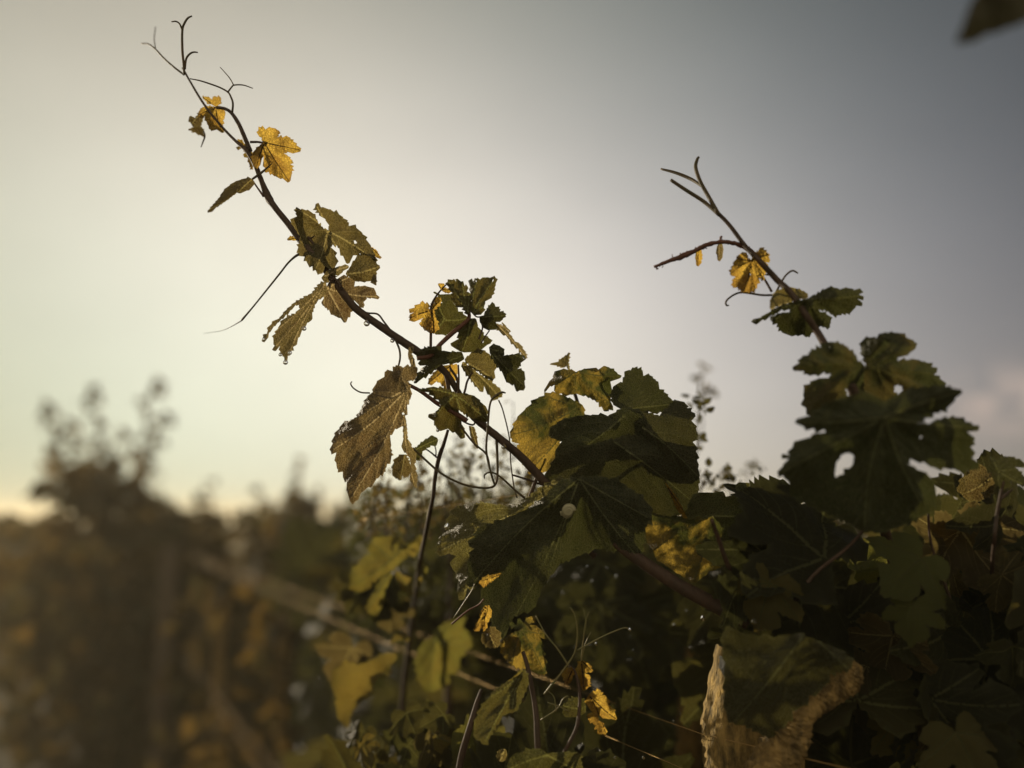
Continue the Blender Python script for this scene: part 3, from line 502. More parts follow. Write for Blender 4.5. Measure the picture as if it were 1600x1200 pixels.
leaf(D, crop(640, 700, .2625, [(1000, 180), (900, 190), (820, 280), (700, 365), (560, 428), (440, 470), (400, 492), (388, 530), (350, 572), (385, 600), (360, 640), (345, 700), (348, 820), (425, 832), (432, 920), (480, 1000), (540, 1182), (620, 1002), (742, 950), (782, 832), (900, 682), (1000, 640), (1100, 600), (1150, 592), (1230, 612), (1300, 642), (1372, 680), (1380, 620), (1402, 472), (1442, 390), (1392, 302), (1250, 200), (1120, 165)]), (905, 748), 'dark', .742, (.05, .15), .25, fold=1.3, puff=1.5, teeth=3, step=12, grid=5.5, veinw=1.3, tips=[(735, 915), (782, 1005), (845, 930), (1000, 875), (1015, 810)])
leaf(D, crop(640, 700, .2625, [(414, 798), (450, 765), (500, 752), (548, 748), (500, 785), (475, 800), (438, 832)]), (765, 905), 'gold', .735, (.3, 0), 0, teeth=1.2, step=5, grid=4, veinw=.6)
leaf(D, crop(960, 720, .2, [(395, 170), (435, 210), (500, 310), (570, 440), (548, 450), (490, 380), (450, 290)]), (1042, 760), 'gold', .75, (.5, 0), .2, teeth=1, step=8, grid=4, veinw=.7)
leaf(D, [(905, 700), (870, 712), (850, 745), (880, 790), (930, 815), (1000, 800), (1050, 810), (1090, 790), (1092, 745), (1085, 700), (1040, 690), (985, 680), (940, 690)], (960, 690), 'dark', .76, (.1, .3), .1, teeth=2.4, step=10, grid=6)
leaf(D, c7([(470, 700), (520, 720), (545, 790), (540, 860), (490, 870), (420, 860), (380, 880), (440, 790)]), (880, 710), 'brown', .79, (.3, 0), .1, teeth=1.6, step=7, grid=4, veinw=.8)
# ------------------------------------------------------------------ right hand shoot
S = thing('vine_shoot', 'tall grapevine shoot with a bare forked tip above a pair of very large silhouetted leaves', 'vine shoot', P(1345, 900, .60))
tube('cane', [(1118, 329, 6, .72), (1140, 352, 6.5, .715), (1165, 385, 7, .71), (1190, 411, 9, .70), (1214, 437, 9.5, .70), (1236, 458, 10, .69), (1258, 490, 10.5, .68), (1278, 520, 11, .68), (1300, 558, 13, .67), (1322, 594, 16, .66), (1334, 612, 16, .66), (1342, 650, 15, .67), (1350, 720, 15, .69), (1380, 820, 16, .72), (1400, 900, 17, .76), (1410, 1010, 18, .80), (1420, 1250, 20, .85)], 'stem', S, sides=11, rough=.06)
tendrils(S, [
 [[(1122, 333, 6.5), (1106, 305, 6.5, .722), (1094, 283, 6.2, .725), (1087, 262, 6, .73), (1089, 250, 5, .73), (1092, 245, 3.6, .73)], [(1124, 336, 6), (1100, 315, 6.2, .72), (1072, 297, 6, .722), (1048, 281, 5.4, .725)], [(1098, 292, 4, .725), (1080, 280, 5.4, .74), (1056, 270, 5, .75), (1033, 264, 3.4, .76)]],
 [[(1206, 461, 3.6), (1190, 461, 3.4), (1160, 457, 3.2), (1146, 461, 3), (1135, 470, 3), (1135, 477, 2.8), (1139, 477, 2)]],
 [[(1212, 458, 3.6), (1219, 444, 3.2), (1228, 430, 3), (1238, 423, 3), (1247, 427, 2.2)]],
], .71)
v1 = tube_geo(pxpts([(1186, 403, 7), (1168, 389, 7), (1150, 381, 6.4), (1128, 378, 6), (1104, 383, 7), (1084, 393, 7.5), (1062, 402, 8.5), (1045, 408, 6), (1022, 417, 4)], .715), 10, 6, .45, 3)
tw = [v1]
rr = random.Random(5)
for i in range(46):
    t = rr.random(); x = 1185 - t * 160; y = 378 + abs(x - 1130) ** 1.45 * .048 + rr.uniform(-3, 3)
    a = rr.uniform(0, 6.28); l_ = rr.uniform(2, 6) * (1 if t > .3 else .4)
    tw.append(tube_geo(pxpts([(x, y, 1.5), (x + l_ * math.cos(a), y + l_ * math.sin(a), 1.2)], .715), 5, 2))
v, f = join(tw); meshobj('flower_cluster', v, f, 'redstem', S)
for (x, y, m_) in ((1092, 386, 'gold'), (1125, 378, 'brown')):
    leaf(S, [(x, y), (x - 5, y + 8), (x - 5, y + 20), (x - 2, y + 30), (x + 3, y + 26), (x + 5, y + 14), (x + 4, y + 4)], (x, y), m_, .717, (.6, .2), .2, teeth=1, step=6, grid=3, veinw=.5, sec=False)
tube('bud', [(1127, 378, 3), (1126, 372, 4), (1128, 369, 3)], 'redstem', S, .715, 6)
c11 = lambda pts: crop(1100, 350, .1875, pts)
lf = leaf(S, c11([(392, 300), (368, 290), (362, 258), (345, 237), (312, 240), (270, 290), (245, 340), (218, 402), (222, 425), (262, 440), (240, 482), (238, 517), (280, 530), (322, 562), (402, 567), (430, 540), (445, 500), (455, 440), (490, 470), (500, 430), (522, 388), (535, 345), (510, 318), (548, 308), (540, 270), (520, 232), (475, 195), (445, 235), (420, 270)]), (1174, 407), 'gold', .705, (.25, .1), -.25, fold=1.4, puff=1.8, teeth=2.2, step=6, grid=3, veinw=1.3, tips=[(1142, 427), (1162, 455), (1180, 456), (1192, 436), (1200, 398), (1150, 403)], holes=[c11([(375, 415), (392, 412), (386, 428)])])
petiole(lf, [(1174, 407, 3), (1184, 421, 3.2), (1195, 437, 3.6), (1206, 456, 4)], .705)
tube('stalk', [(1196, 429, 2.6), (1204, 430, 2.6), (1212, 432, 3)], 'stem', S, .705, 6)
leaf(S, c11([(868, 615), (855, 575), (782, 540), (702, 528), (650, 540), (600, 560), (568, 600), (550, 652), (552, 708), (600, 690), (700, 660), (780, 625)]), (1262, 466), 'olive', .695, (.1, -.4), -.2, fold=1.2, teeth=1.8, step=8, grid=4)
leaf(S, c11([(870, 618), (930, 590), (965, 572), (1000, 545), (1080, 528), (1130, 545), (1200, 533), (1250, 550), (1312, 550), (1290, 588), (1332, 617), (1280, 622), (1322, 666), (1268, 682), (1220, 742), (1150, 747), (1110, 763), (1070, 757), (1030, 728), (1002, 712), (958, 714), (970, 732), (1022, 752), (1058, 802), (1042, 866), (970, 850), (900, 905), (862, 940), (820, 922), (720, 932), (640, 890), (622, 860), (610, 830), (570, 818), (553, 790), (590, 760), (640, 742), (712, 735), (712, 710), (650, 712), (560, 762), (418, 832), (398, 805), (470, 780), (550, 732), (640, 680), (760, 650)]), (1263, 467), 'dark', .685, (.1, .5), .2, fold=1.4, puff=1.4, teeth=2.2, step=9, grid=4, tips=[(1347, 462), (1255, 522), (1210, 500), (1178, 502), (1290, 505)])
c12 = lambda pts: crop(1180, 480, .2625, pts)
leaf(S, c12([(650, 345), (612, 322), (592, 280), (540, 232), (480, 208), (430, 210), (392, 240), (330, 260), (322, 282), (275, 300), (262, 330), (220, 362), (292, 382), (312, 400), (360, 402), (412, 385), (452, 397), (440, 420), (362, 430), (290, 482), (290, 540), (285, 590), (302, 600), (320, 642), (400, 612), (500, 560), (600, 580), (640, 520)]), (1348, 572), 'sun_mottle2', .655, (.1, .1), .1, fold=1.2, puff=1.5, teeth=3, step=10, grid=5, veinw=1.4, tips=[(1240, 575), (1262, 645), (1300, 540)], holes=[c12([(540, 482), (560, 485), (590, 520), (575, 545), (550, 540)])])
leaf(S, c12([(660, 340), (632, 262), (625, 212), (680, 180), (720, 186), (750, 156), (822, 150), (900, 180), (950, 210), (957, 240), (920, 272), (850, 300), (848, 320), (950, 310), (1020, 330), (1082, 378), (1065, 402), (1100, 425), (1130, 470), (1120, 520), (1000, 600), (800, 620), (640, 560), (600, 480)]), (1352, 572), 'sun_mottle2', .66, (-.1, .1), .15, fold=1.2, puff=1.5, teeth=3, step=10, grid=5, veinw=1.4, tips=[(1380, 525), (1425, 540), (1462, 585), (1440, 610)], holes=[c12([(828, 470), (850, 463), (874, 475), (876, 498), (850, 515), (828, 502)])])
leaf(S, c12([(770, 560), (640, 508), (540, 540), (470, 560), (390, 602), (330, 642), (236, 682), (290, 712), (350, 722), (410, 728), (418, 745), (330, 772), (222, 832), (205, 880), (155, 892), (200, 902), (165, 945), (135, 995), (170, 1000), (200, 1040), (240, 1130), (300, 1170), (420, 1220), (560, 1290), (640, 1330), (760, 1340), (900, 1290), (1020, 1230), (1075, 1150), (1070, 1050), (1030, 1002), (960, 965), (905, 932), (922, 902), (1000, 920), (1060, 952), (1180, 962), (1262, 972), (1335, 940), (1292, 900), (1305, 878), (1282, 832), (1302, 800), (1262, 742), (1335, 720), (1250, 680), (1190, 655), (1100, 667), (1030, 697), (958, 690), (1060, 632), (1142, 602), (1190, 542), (1232, 500), (1170, 482), (1130, 470), (1090, 470), (960, 485), (860, 522)]), (1383, 652), 'dark', .615, (.1, .25), .25, fold=1.4, puff=1.5, teeth=4, step=14, grid=7, veinw=1.6, tips=[(1505, 611), (1530, 669), (1245, 660), (1216, 741), (1350, 828), (1440, 790)], holes=[c12([(472, 1018), (490, 925), (515, 880), (545, 868), (585, 880), (590, 912), (570, 950), (510, 1000)]), c12([(972, 780), (985, 762), (992, 770), (984, 785)])])
# smaller shoot at the far right edge
T = thing('vine_shoot', 'slim upright shoot rising beside the large leaves with a ragged leaf on top', 'vine shoot', P(1558, 960, .66))
tube('cane', [(1568, 752, 4, .68), (1562, 780, 5, .68), (1557, 810, 5.5, .68), (1554, 840, 6, .67), (1550, 900, 6, .72), (1552, 1000, 6, .80), (1560, 1250, 6, .90)], 'stem', T, sides=8)
tube('side_cane', [(1562, 782, 3.6, .68), (1572, 772, 3.6, .685), (1582, 765, 3, .69)], 'stem', T, sides=7)
leaf(T, crop(1400, 560, .1667, [(960, 1040), (900, 1062), (868, 1030), (905, 985), (882, 920), (950, 952), (1000, 925), (1070, 920), (1120, 940), (1170, 950), (1215, 1010), (1110, 1020), (1180, 1080), (1260, 1200), (1150, 1180), (1080, 1140), (1060, 1200), (980, 1240), (950, 1120)]), (1560, 736), 'dark', .68, (.2, .2), .2, teeth=2, step=7, grid=4, holes=[crop(1400, 560, .1667, [(1020, 968), (1045, 962), (1060, 978), (1050, 990), (1028, 988)])])
leaf(T, crop(1400, 560, .1667, [(900, 1110), (860, 1080), (820, 1010), (760, 990), (700, 1030), (690, 1080), (640, 1120), (660, 1260), (760, 1340), (860, 1300), (920, 1230)]), (1552, 745), 'olive', .72, (.2, .2), .2, teeth=2.4, step=8, grid=5)
# ------------------------------------------------------------------ low young shoot by the wires
Y = thing('vine_shoot', 'young shoot with small glowing yellow leaves and upright tendrils beside the tight wires', 'vine shoot', P(835, 1195, .72))
tube('cane', [(817, 1018, 6, .735), (824, 1040, 7, .733), (829, 1065, 8, .73), (834, 1090, 8, .73), (838, 1120, 9, .725), (840, 1160, 10, .72), (845, 1220, 11, .72)], 'stem', Y, sides=9)
c9 = lambda pts: crop(700, 900, .25, pts)
tube('side_cane', c9([]) or [(887, 1040, 3, .73), (896, 1045, 4, .73), (902, 1062, 5, .728), (906, 1085, 5, .726), (905, 1110, 5.5, .724), (900, 1140, 6, .72), (880, 1180, 6, .72), (870, 1220, 7, .72)], 'stem', Y, sides=8)
tube('stalk', [(837, 962, 2, .735), (852, 990, 2.4, .732), (872, 1015, 2.6, .73), (888, 1040, 3, .73), (896, 1055, 3, .73)], 'palestem', Y, sides=7)
tendrils(Y, [
 [(850, 1085, 3.4), (862, 1070, 3.4), (878, 1050, 3.2), (894, 1027, 3), (900, 1012, 3), (902, 985, 2.6), (898, 962, 2.4), (893, 952, 2), (889, 949, 1.6)],
 [[(908, 1035, 2.6), (910, 1012, 2.6), (913, 985, 2.4), (915, 968, 2.2), (912, 953, 1.6)], [(914, 985, 2), (917, 965, 2), (921, 955, 1.6)], [(909, 1028, 2), (915, 1005, 1.8), (923, 988, 1.4)]],
 [[(902, 1016, 2.2), (920, 1006, 2.2), (945, 993, 2.2), (966, 984, 2), (978, 981, 1.8), (984, 986, 1.6)]],
 [(905, 1115, 2), (906, 1060, 2.4), (908, 1035, 2.4)],
 [[(845, 1125, 2.4), (870, 1108, 2.2), (880, 1092, 2), (888, 1087, 1.6)], [(869, 1112, 2), (866, 1090, 1.8), (857, 1080, 1.4)], [(890, 1112, 2), (872, 1103, 2), (856, 1098, 1.6)]],
], .73, 'palestem')
leaf(Y, c9([(455, 330), (392, 318), (390, 290), (430, 312), (440, 265), (465, 285), (470, 302), (500, 258), (560, 246), (545, 270), (500, 300), (562, 320), (612, 362), (622, 392), (575, 385), (590, 452), (612, 552), (606, 612), (560, 610), (510, 580), (440, 572), (380, 542), (340, 492), (328, 420), (370, 380)]), (815, 983), 'sun_mottle', .735, (.35, .2), .3, fold=1.6, puff=1.8, teeth=2.2, step=7, grid=3.5, veinw=1.1, tips=[(785, 1005), (800, 1040), (850, 1050), (848, 990)])
leaf(Y, c9([(835, 530), (812, 550), (800, 590), (812, 640), (832, 690), (852, 716), (882, 692), (888, 625), (850, 606), (900, 597), (885, 555), (855, 535)]), (908, 1032), 'gold', .728, (.3, 0), .1, fold=1.4, puff=1.6, teeth=2, step=5, grid=3.5, veinw=1, tips=[(912, 1078), (924, 1048)])
leaf(Y, c9([(780, 582), (742, 572), (708, 604), (718, 632), (740, 678), (768, 660), (782, 622)]), (895, 1046), 'gold', .73, (-.3, 0), .1, fold=1.4, puff=1.6, teeth=2, step=5, grid=3.5, veinw=1)
leaf(Y, c9([(880, 742), (920, 722), (942, 708), (962, 742), (988, 752), (1002, 800), (1042, 850), (1053, 897), (980, 890), (935, 858), (938, 900), (975, 935), (988, 985), (942, 988), (922, 930), (880, 900), (868, 870), (905, 850), (862, 800)]), (922, 1088), 'gold', .725, (.35, .2), .2, fold=1.5, puff=1.7, teeth=2.4, step=6, grid=3.5, veinw=1)
leaf(Y, c9([(862, 852), (800, 882), (722, 870), (718, 810), (752, 775), (792, 760), (832, 770), (858, 800)]), (912, 1108), 'green', .735, (.2, .2), .1, teeth=2.6, step=7, grid=4)
leaf(Y, c9([(475, 586), (500, 620), (496, 690), (462, 762), (430, 842), (342, 870), (300, 932), (232, 1052), (160, 1002), (170, 920), (210, 820), (268, 742), (330, 690), (400, 650), (440, 610)]), (816, 1050), 'green', .72, (.5, .3), -.4, fold=1.4, puff=1.6, teeth=2.6, step=8, grid=4, tips=[(757, 1160), (800, 1108), (765, 1090)])
leaf(Y, c9([(470, 575), (400, 640), (330, 690), (268, 745), (262, 772), (300, 758), (380, 690), (450, 630)]), (816, 1046), 'palestem' and 'lime', .712, (.6, .8), .3, teeth=.8, step=8, grid=4, sec=False, puff=.6)
leaf(Y, c9([(230, 185), (205, 220), (205, 260), (175, 300), (162, 342), (190, 345), (215, 310), (225, 350), (238, 330), (245, 290), (262, 265), (275, 220), (262, 195)]), (759, 948), 'gold', .74, (.5, 0), .2, fold=1.6, puff=1.6, teeth=1.8, step=5, grid=3.5, veinw=1, tips=[(741, 985), (757, 983)])
leaf(Y, c9([(240, 340), (210, 365), (212, 415), (245, 442), (300, 445), (330, 420), (328, 370), (300, 330), (272, 318)]), (762, 985), 'olive', .742, (.2, .3), .3, fold=1.4, puff=2, teeth=1.8, step=5, grid=3.5, veinw=1)
tube('stalk', [(706, 975, 3, .75), (730, 955, 2.8, .748), (748, 945, 2.6, .745), (756, 936, 2.4, .74)], 'redstem', Y, sides=7)
tube('stalk', [(709, 966, 2.4, .75), (725, 942, 2.4, .745), (738, 922, 2.4, .74), (742, 912, 2, .738)], 'palestem', Y, sides=7)
# leaves low in the middle, with their own dark cane
Z = thing('vine_shoot', 'dark leaning cane at the bottom edge with broad olive leaves around it', 'vine shoot', P(715, 1198, .80))
tube('cane', [(752, 1078, 5, .80), (746, 1095, 7, .79), (742, 1110, 9, .785), (733, 1140, 10, .78), (724, 1170, 11, .78), (718, 1198, 11, .78), (708, 1260, 12, .78)], 'stem', Z, sides=9)
leaf(Z, c9([(150, 900), (190, 960), (270, 970), (285, 1060), (270, 1130), (300, 1200), (240, 1260), (100, 1270), (0, 1240), (40, 1180), (20, 1040), (30, 980), (100, 930), (125, 860)]), (735, 1130), 'lime', .82, (.2, .2), .2, teeth=2.6, step=9, grid=5)
leaf(Z, c9([(620, 1110), (560, 1080), (480, 1092), (420, 1110), (380, 1150), (370, 1210), (450, 1290), (700, 1290), (850, 1240), (820, 1110), (720, 1100)]), (855, 1180), 'green', .70, (.2, .5), .2, teeth=2.6, step=9, grid=5)
leaf(Z, c9([(320, 1085), (352, 1080), (372, 1120), (360, 1152), (325, 1160), (300, 1130)]), (785, 1180), 'olive', .74, (.3, .2), .2, teeth=1.6, step=6, grid=4)
leaf(Z, c48([(980, 940), (1060, 940), (1130, 970), (1150, 1020), (1080, 1040), (1040, 1090), (990, 1040)]), (702, 1160), 'lime', .84, (.3, .2), .2, teeth=2, step=8, grid=5)
for q in (('green', 560, 1235, .95, 90, 120), ('green', 610, 1240, .98, 90, 70), ('dark', 680, 1245, .9, 110, 100), ('gold', 640, 1195, .95, 40, 60), ('green', 780, 1240, .82, 110, 80), ('dark', 860, 1250, .8, 150, 100), ('dark', 960, 1260, .85, 160, 80)):
    pleaf(Z, q[0], q[1], q[2], q[3], q[4], q[5], (random.uniform(-.5, .5), random.uniform(-.4, .4)))
# ------------------------------------------------------------------ wall of leaves on the right, growing on the old vine
V1 = thing('grapevine', 'old grapevine with a shaggy forked trunk and dense dark leaves, filling the lower right', 'grapevine', P(1250, 1600, .72))
tube('trunk', [(1338, 1035, 22, .70), (1322, 1058, 46, .70), (1296, 1080, 40, .70), (1268, 1098, 44, .70), (1248, 1120, 44, .70), (1236, 1150, 56, .70), (1216, 1180, 64, .70), (1200, 1225, 76, .70), (1190, 1320, 90, .72), (1195, 1700, 100, .75), (1205, 2600, 120, .80)], 'trunk', V1, sides=40, rough=.27, n=24)
g10 = lambda pts: crop(960, 720, .2, pts)
leaf(V1, g10([(770, 430), (700, 420), (600, 440), (520, 430), (440, 440), (290, 412), (302, 505), (240, 520), (255, 620), (300, 700), (330, 762), (450, 850), (620, 952), (700, 900), (745, 860), (860, 822), (882, 700), (880, 560)]), (1113, 806), 'sun_mottle', .79, (-.15, .1), -.15, fold=1.2, puff=1.4, teeth=3, step=12, grid=6, veinw=1.3, tips=[(1010, 822), (1084, 908), (1020, 860), (1130, 880)])
leaf(V1, g10([(770, 430), (560, 430), (580, 330), (640, 255), (770, 248), (862, 255), (870, 280), (960, 300), (972, 168), (1060, 205), (1140, 235), (1230, 250), (1260, 180), (1330, 150), (1420, 260), (1500, 520), (1400, 800), (1180, 900), (960, 860), (880, 700), (860, 520)]), (1116, 806), 'green', .75, (.1, .2), .15, teeth=3.4, step=13, grid=7)
petiole(leaf(V1, g10([(940, 880), (920, 910), (840, 990), (765, 1060), (800, 1110), (900, 1180), (985, 1180), (960, 1000)]), (1148, 896), 'green', .74, (.2, .2), .1, teeth=1.5, step=12, grid=6), [(1112, 812, 6, .70), (1122, 840, 7, .71), (1136, 880, 8, .72), (1148, 905, 11, .73), (1160, 960, 13, .735)])
tube('side_cane', [(1162, 968, 9, .735), (1180, 940, 8, .73), (1198, 912, 7, .72), (1212, 880, 6, .715)], 'stem', V1, sides=9)
leaf(V1, g10([(1190, 930), (1110, 880), (1040, 900), (1020, 1000), (1060, 1180), (1150, 1250), (1300, 1330), (1420, 1260), (1300, 1080), (1240, 980)]), (1200, 906), 'green', .76, (.2, .1), .1, teeth=2.6, step=12, grid=6)
c20 = lambda pts: crop(1200, 700, .25, pts)
leaf(V1, c20([(500, 780), (505, 620), (540, 600), (620, 568), (700, 585), (745, 580), (762, 545), (800, 590), (880, 600), (922, 652), (972, 710), (920, 740), (870, 790), (930, 832), (902, 890), (800, 932), (700, 992), (600, 962), (480, 882)]), (1325, 895), 'lime', .78, (.1, .1), .1, fold=1.2, puff=1.4, teeth=3.4, step=12, grid=6, veinw=1.3)
leaf(V1, c20([(1220, 180), (1260, 110), (1330, 105), (1380, 150), (1400, 260), (1340, 330), (1250, 330), (1180, 260)]), (1530, 760), 'olive', .74, (.1, .2), .1, teeth=2.6, step=9, grid=5)
# dark leaf hanging over the post
leaf(V1, crop(1040, 940, .225, [(420, 170), (560, 230), (760, 250), (900, 220), (1040, 270), (1200, 330), (1300, 420), (1270, 470), (1140, 500), (1120, 570), (1000, 650), (960, 720), (880, 760), (850, 830), (800, 900), (740, 960), (640, 900), (560, 860), (470, 840), (420, 760), (408, 620), (412, 420), (395, 300)]), (1260, 985), 'dark', .655, (.1, .25), .2, fold=1.3, puff=1.4, teeth=3.5, step=14, grid=7, veinw=1.4)
rv = random.Random(21)
n1 = 0
def offwire(x, y): return abs(y - 1198 + (1060 - x) * .4247) < 30 or abs(y - 1148 + (1100 - x) * .353) < 30
def region_fill(parent, n, x0, x1, y0, y1, d0, d1, kinds, s0, s1, rnd, keepout=None):
    k = 0
    for i in range(n * 6):
        if k >= n: break
        x = rnd.uniform(x0, x1); y = rnd.uniform(y0, y1)
        if keepout and keepout(x, y): continue
        d = rnd.uniform(d0, d1); sz = rnd.uniform(s0, s1)
        a = rnd.uniform(-150, -30) if rnd.random() < .7 else rnd.uniform(0, 360)
        up = CR * math.cos(R(a)) + CU * math.sin(R(a)) + CF * rnd.uniform(-.6, .6)
        nr = -CF + CR * rnd.uniform(-.8, .8) + CU * rnd.uniform(-.2, .9)
        kd = rnd.choice(kinds); put_leaf(parent, TP[kd][rnd.randrange(len(TP[kd]))], P(x, y, d), sz, nr, up); k += 1
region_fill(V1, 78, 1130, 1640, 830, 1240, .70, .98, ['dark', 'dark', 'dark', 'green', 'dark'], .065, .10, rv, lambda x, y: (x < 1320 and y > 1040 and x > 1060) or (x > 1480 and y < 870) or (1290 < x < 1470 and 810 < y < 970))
region_fill(V1, 9, 1440, 1600, 770, 880, .74, .9, ['green', 'dark', 'olive'], .045, .065, rv)
region_fill(V1, 12, 1130, 1590, 850, 1150, .66, .74, ['green', 'lime', 'olive', 'sun_mottle_'][:3], .030, .050, rv, lambda x, y: (x < 1340 and y > 940))
for q in ([(1480, 1230, 7, .74), (1500, 1100, 6, .74), (1490, 960, 5.5, .74), (1455, 850, 4, .74), (1450, 780, 3, .74)], [(1230, 960, 8, .70), (1270, 900, 6.5, .70), (1330, 850, 5.5, .70), (1370, 800, 4.5, .70)]): tube('side_cane', q, 'stem', V1, sides=8, rough=.1)
V2 = thing('grapevine', 'second grapevine standing behind the old trunk, a deep dark wall of shaded foliage', 'grapevine', P(1080, 1900, 1.25))
tube('trunk', [(1100, 860, 16, 1.2), (1090, 1000, 30, 1.22), (1075, 1200, 40, 1.25), (1080, 1500, 46, 1.25), (1080, 2000, 56, 1.27)], 'trunk', V2, sides=16, rough=.4, n=7)
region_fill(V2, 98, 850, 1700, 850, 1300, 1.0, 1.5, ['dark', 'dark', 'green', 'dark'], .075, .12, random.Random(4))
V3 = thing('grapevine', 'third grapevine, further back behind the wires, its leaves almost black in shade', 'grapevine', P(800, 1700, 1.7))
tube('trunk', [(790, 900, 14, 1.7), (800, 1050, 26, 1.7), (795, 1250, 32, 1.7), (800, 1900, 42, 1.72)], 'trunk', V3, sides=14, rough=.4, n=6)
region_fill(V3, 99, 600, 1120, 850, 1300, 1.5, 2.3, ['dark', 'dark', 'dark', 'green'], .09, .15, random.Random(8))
region_fill(Z, 20, 560, 800, 1085, 1200, .84, .95, ['green', 'olive', 'green', 'lime', 'dark'], .022, .040, random.Random(12), offwire)
region_fill(Y, 9, 800, 960, 1135, 1215, .78, .86, ['green', 'olive', 'dark'], .025, .045, random.Random(13), offwire)
region_fill(Cc, 9, 540, 625, 900, 1060, 1.0, 1.1, ['green', 'dark', 'dark', 'olive'], .030, .050, random.Random(14), offwire)
V4 = thing('grapevine', 'fourth grapevine down the row, leafy from the wires to the ground', 'grapevine', P(640, 1500, 2.3))
tube('trunk', [(640, 900, 14, 2.3), (645, 1000, 20, 2.3), (640, 1200, 26, 2.3), (640, 1550, 34, 2.32)], 'trunk', V4, sides=12, rough=.4, n=6)
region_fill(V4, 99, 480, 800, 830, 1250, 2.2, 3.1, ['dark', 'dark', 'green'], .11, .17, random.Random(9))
# ------------------------------------------------------------------ posts and wires
def post(cx, cy, top, w, dp, yaw, mat, label, slope=.0, seed=1, lean=0.):
    rnd = random.Random(seed); n = 24; m = 60 if mat == 'darkpost' else 420; V = []; Fc = []
    prof = []
    for i in range(n * 4):
        s, t = divmod(i, n); t = t / n - .5
        p = [(t, -.5), (.5, t), (-t, .5), (-.5, -t)][s]; l_ = max(abs(p[0]), abs(p[1])); q = math.hypot(*p)
        f = 1 - .13 * max(0, (q - .55)) / .15; prof.append((p[0] * w * f, p[1] * dp * f))
    ca, sa = math.cos(yaw), math.sin(yaw); k = len(prof)
    for j in range(m + 1):
        z0 = -.1 + (top + .1) * j / m
        for i, (a, b) in enumerate(prof):
            z = z0; tp = 1.
            if z0 > top - .05:
                tp = 1 - (.1 if mat != 'post' else 0)
            if mat == 'post' and z0 > top - .11: tp = 1 - .62 * ((z0 - top + .11) / .11) ** 1.3
            zz = z + slope * (-a) * (j / m) ** 12
            rr = 1 + .05 * noise.noise(Vector((i * .5, z * 9, seed))) + .06 * noise.noise(Vector((i * .6, z * 45, seed))) + .07 * noise.noise(Vector((i * .9, z * 110, seed))) + .04 * noise.noise(Vector((i * 2.1, z * 260, seed)))
            x, y = a * rr * tp, b * rr * tp
            V.append(Vector((cx + x * ca - y * sa + lean * z, cy + x * sa + y * ca, zz)))
    for j in range(m):
        for i in range(k): a = j*k+i; b = j*k+(i+1) % k; Fc.append((a, b, b+k, a+k))
    c = len(V); V.append(sum(V[m*k:(m+1)*k], Vector()) / k + Vector((0, 0, .004)))
    for i in range(k): Fc.append((m*k+i, m*k+(i+1) % k, c))
    root = thing('trellis_post', label, 'post', (cx, cy, 0)); body = meshobj('post_body', V, Fc, mat, root)
    return root
q0 = P(1205, 1075, .80)
pw = P(1128, 1000, .74)
PR = post(P(1172, 1100, .775).x, P(1172, 1100, .775).y, pw.z + .006, .085, .070, R(4), 'post', 'rough weathered post by the old vine, its narrow side edge lit golden', slope=.55, seed=3)
a1 = P(265, 880, 4.25); PL = post(a1.x, a1.y, P(265, 855, 4.25).z, .085, .085, R(20), 'darkpost', 'dark blurred post far down the row where the wires end', seed=5)
for px, yt, d in ((212, 842, 7.6),): 
    a2 = P(px, yt, d); post(a2.x, a2.y, P(px, yt, d).z, .09, .09, R(10), 'darkpost', 'second dark post beyond the first, half hidden in a hazy vine', seed=6)
def wire(p0, p1, d0, d1, r, label, ext0=0., sag=.012):
    a = P(*p0, d0); b = P(*p1, d1); a = a + (a - b) * ext0; n = 26; pts = []
    for i in range(n + 1):
        t = i / n; p = a.lerp(b, t); p.z -= sag * 4 * t * (1 - t) * 0; pts.append((p.x, p.y, p.z, r))
    v, f = tube_geo(pts, 8, 1); o = meshobj('wire', v, f, 'wire', None, label=label, cat='wire', group='trellis wires'); return o
wire((1100, 1148), (290, 862), .752, 4.2, .00026, 'upper trellis wire running from the rough post to the dark far post', 0)
wire((1060, 1198), (290, 871), .735, 4.2, .00026, 'trellis wire just below the upper one, crossing behind the dew covered leaf', .12)
wire((430, 1200), (280, 1006), 2.05, 4.2, .00022, 'low trellis wire crossing the blurred lower left, upper of two', .6)
wire((405, 1200), (276, 1018), 2.1, 4.2, .00022, 'low trellis wire crossing the blurred lower left, lower of two', .6)
wire((1700, 1290), (1110, 1150), .55, .75, .0005, 'trellis wire continuing behind the dark leaves beside the rough post', 0)
wire((566, 812), (830, 770), 1.02, .82, .0002, 'thin wire slanting behind the bushy side shoot above the dark leaves', 0)
# ------------------------------------------------------------------ background vines
def cards(n, box, size, seed, mat, dens=None):
    """one crown: many small real leaves in a volume, as one mesh"""
    rnd = random.Random(seed); V = []; Fc = []; va = []
    src = [(-.05, 0), (-.45, -.25), (-.55, .2), (-.3, .35), (-.28, .75), (0, 1.05), (.28, .75), (.3, .35), (.55, .2), (.45, -.25), (.05, 0)]
    for i in range(n):
        p = box(rnd)
        if p is None: continue
        s = size * rnd.uniform(.6, 1.25)
        nr = Vector((rnd.gauss(0, 1), rnd.gauss(0, 1), rnd.gauss(.3, .8))).normalized(); t = nr.orthogonal().normalized()
        t.rotate(Matrix.Rotation(rnd.uniform(0, 6.28), 3, nr)); x = t.cross(nr); b = len(V)
        for (a, c) in src:
            V.append(p + x * a * s + t * c * s + nr * (-.25 * a * a + rnd.uniform(-.05, .05)) * s); va.append(.1)
        Fc.append((b, b+1, b+2, b+3, b+4, b+5)); Fc.append((b, b+5, b+6, b+7, b+8, b+9, b+10))
    return V, Fc, va
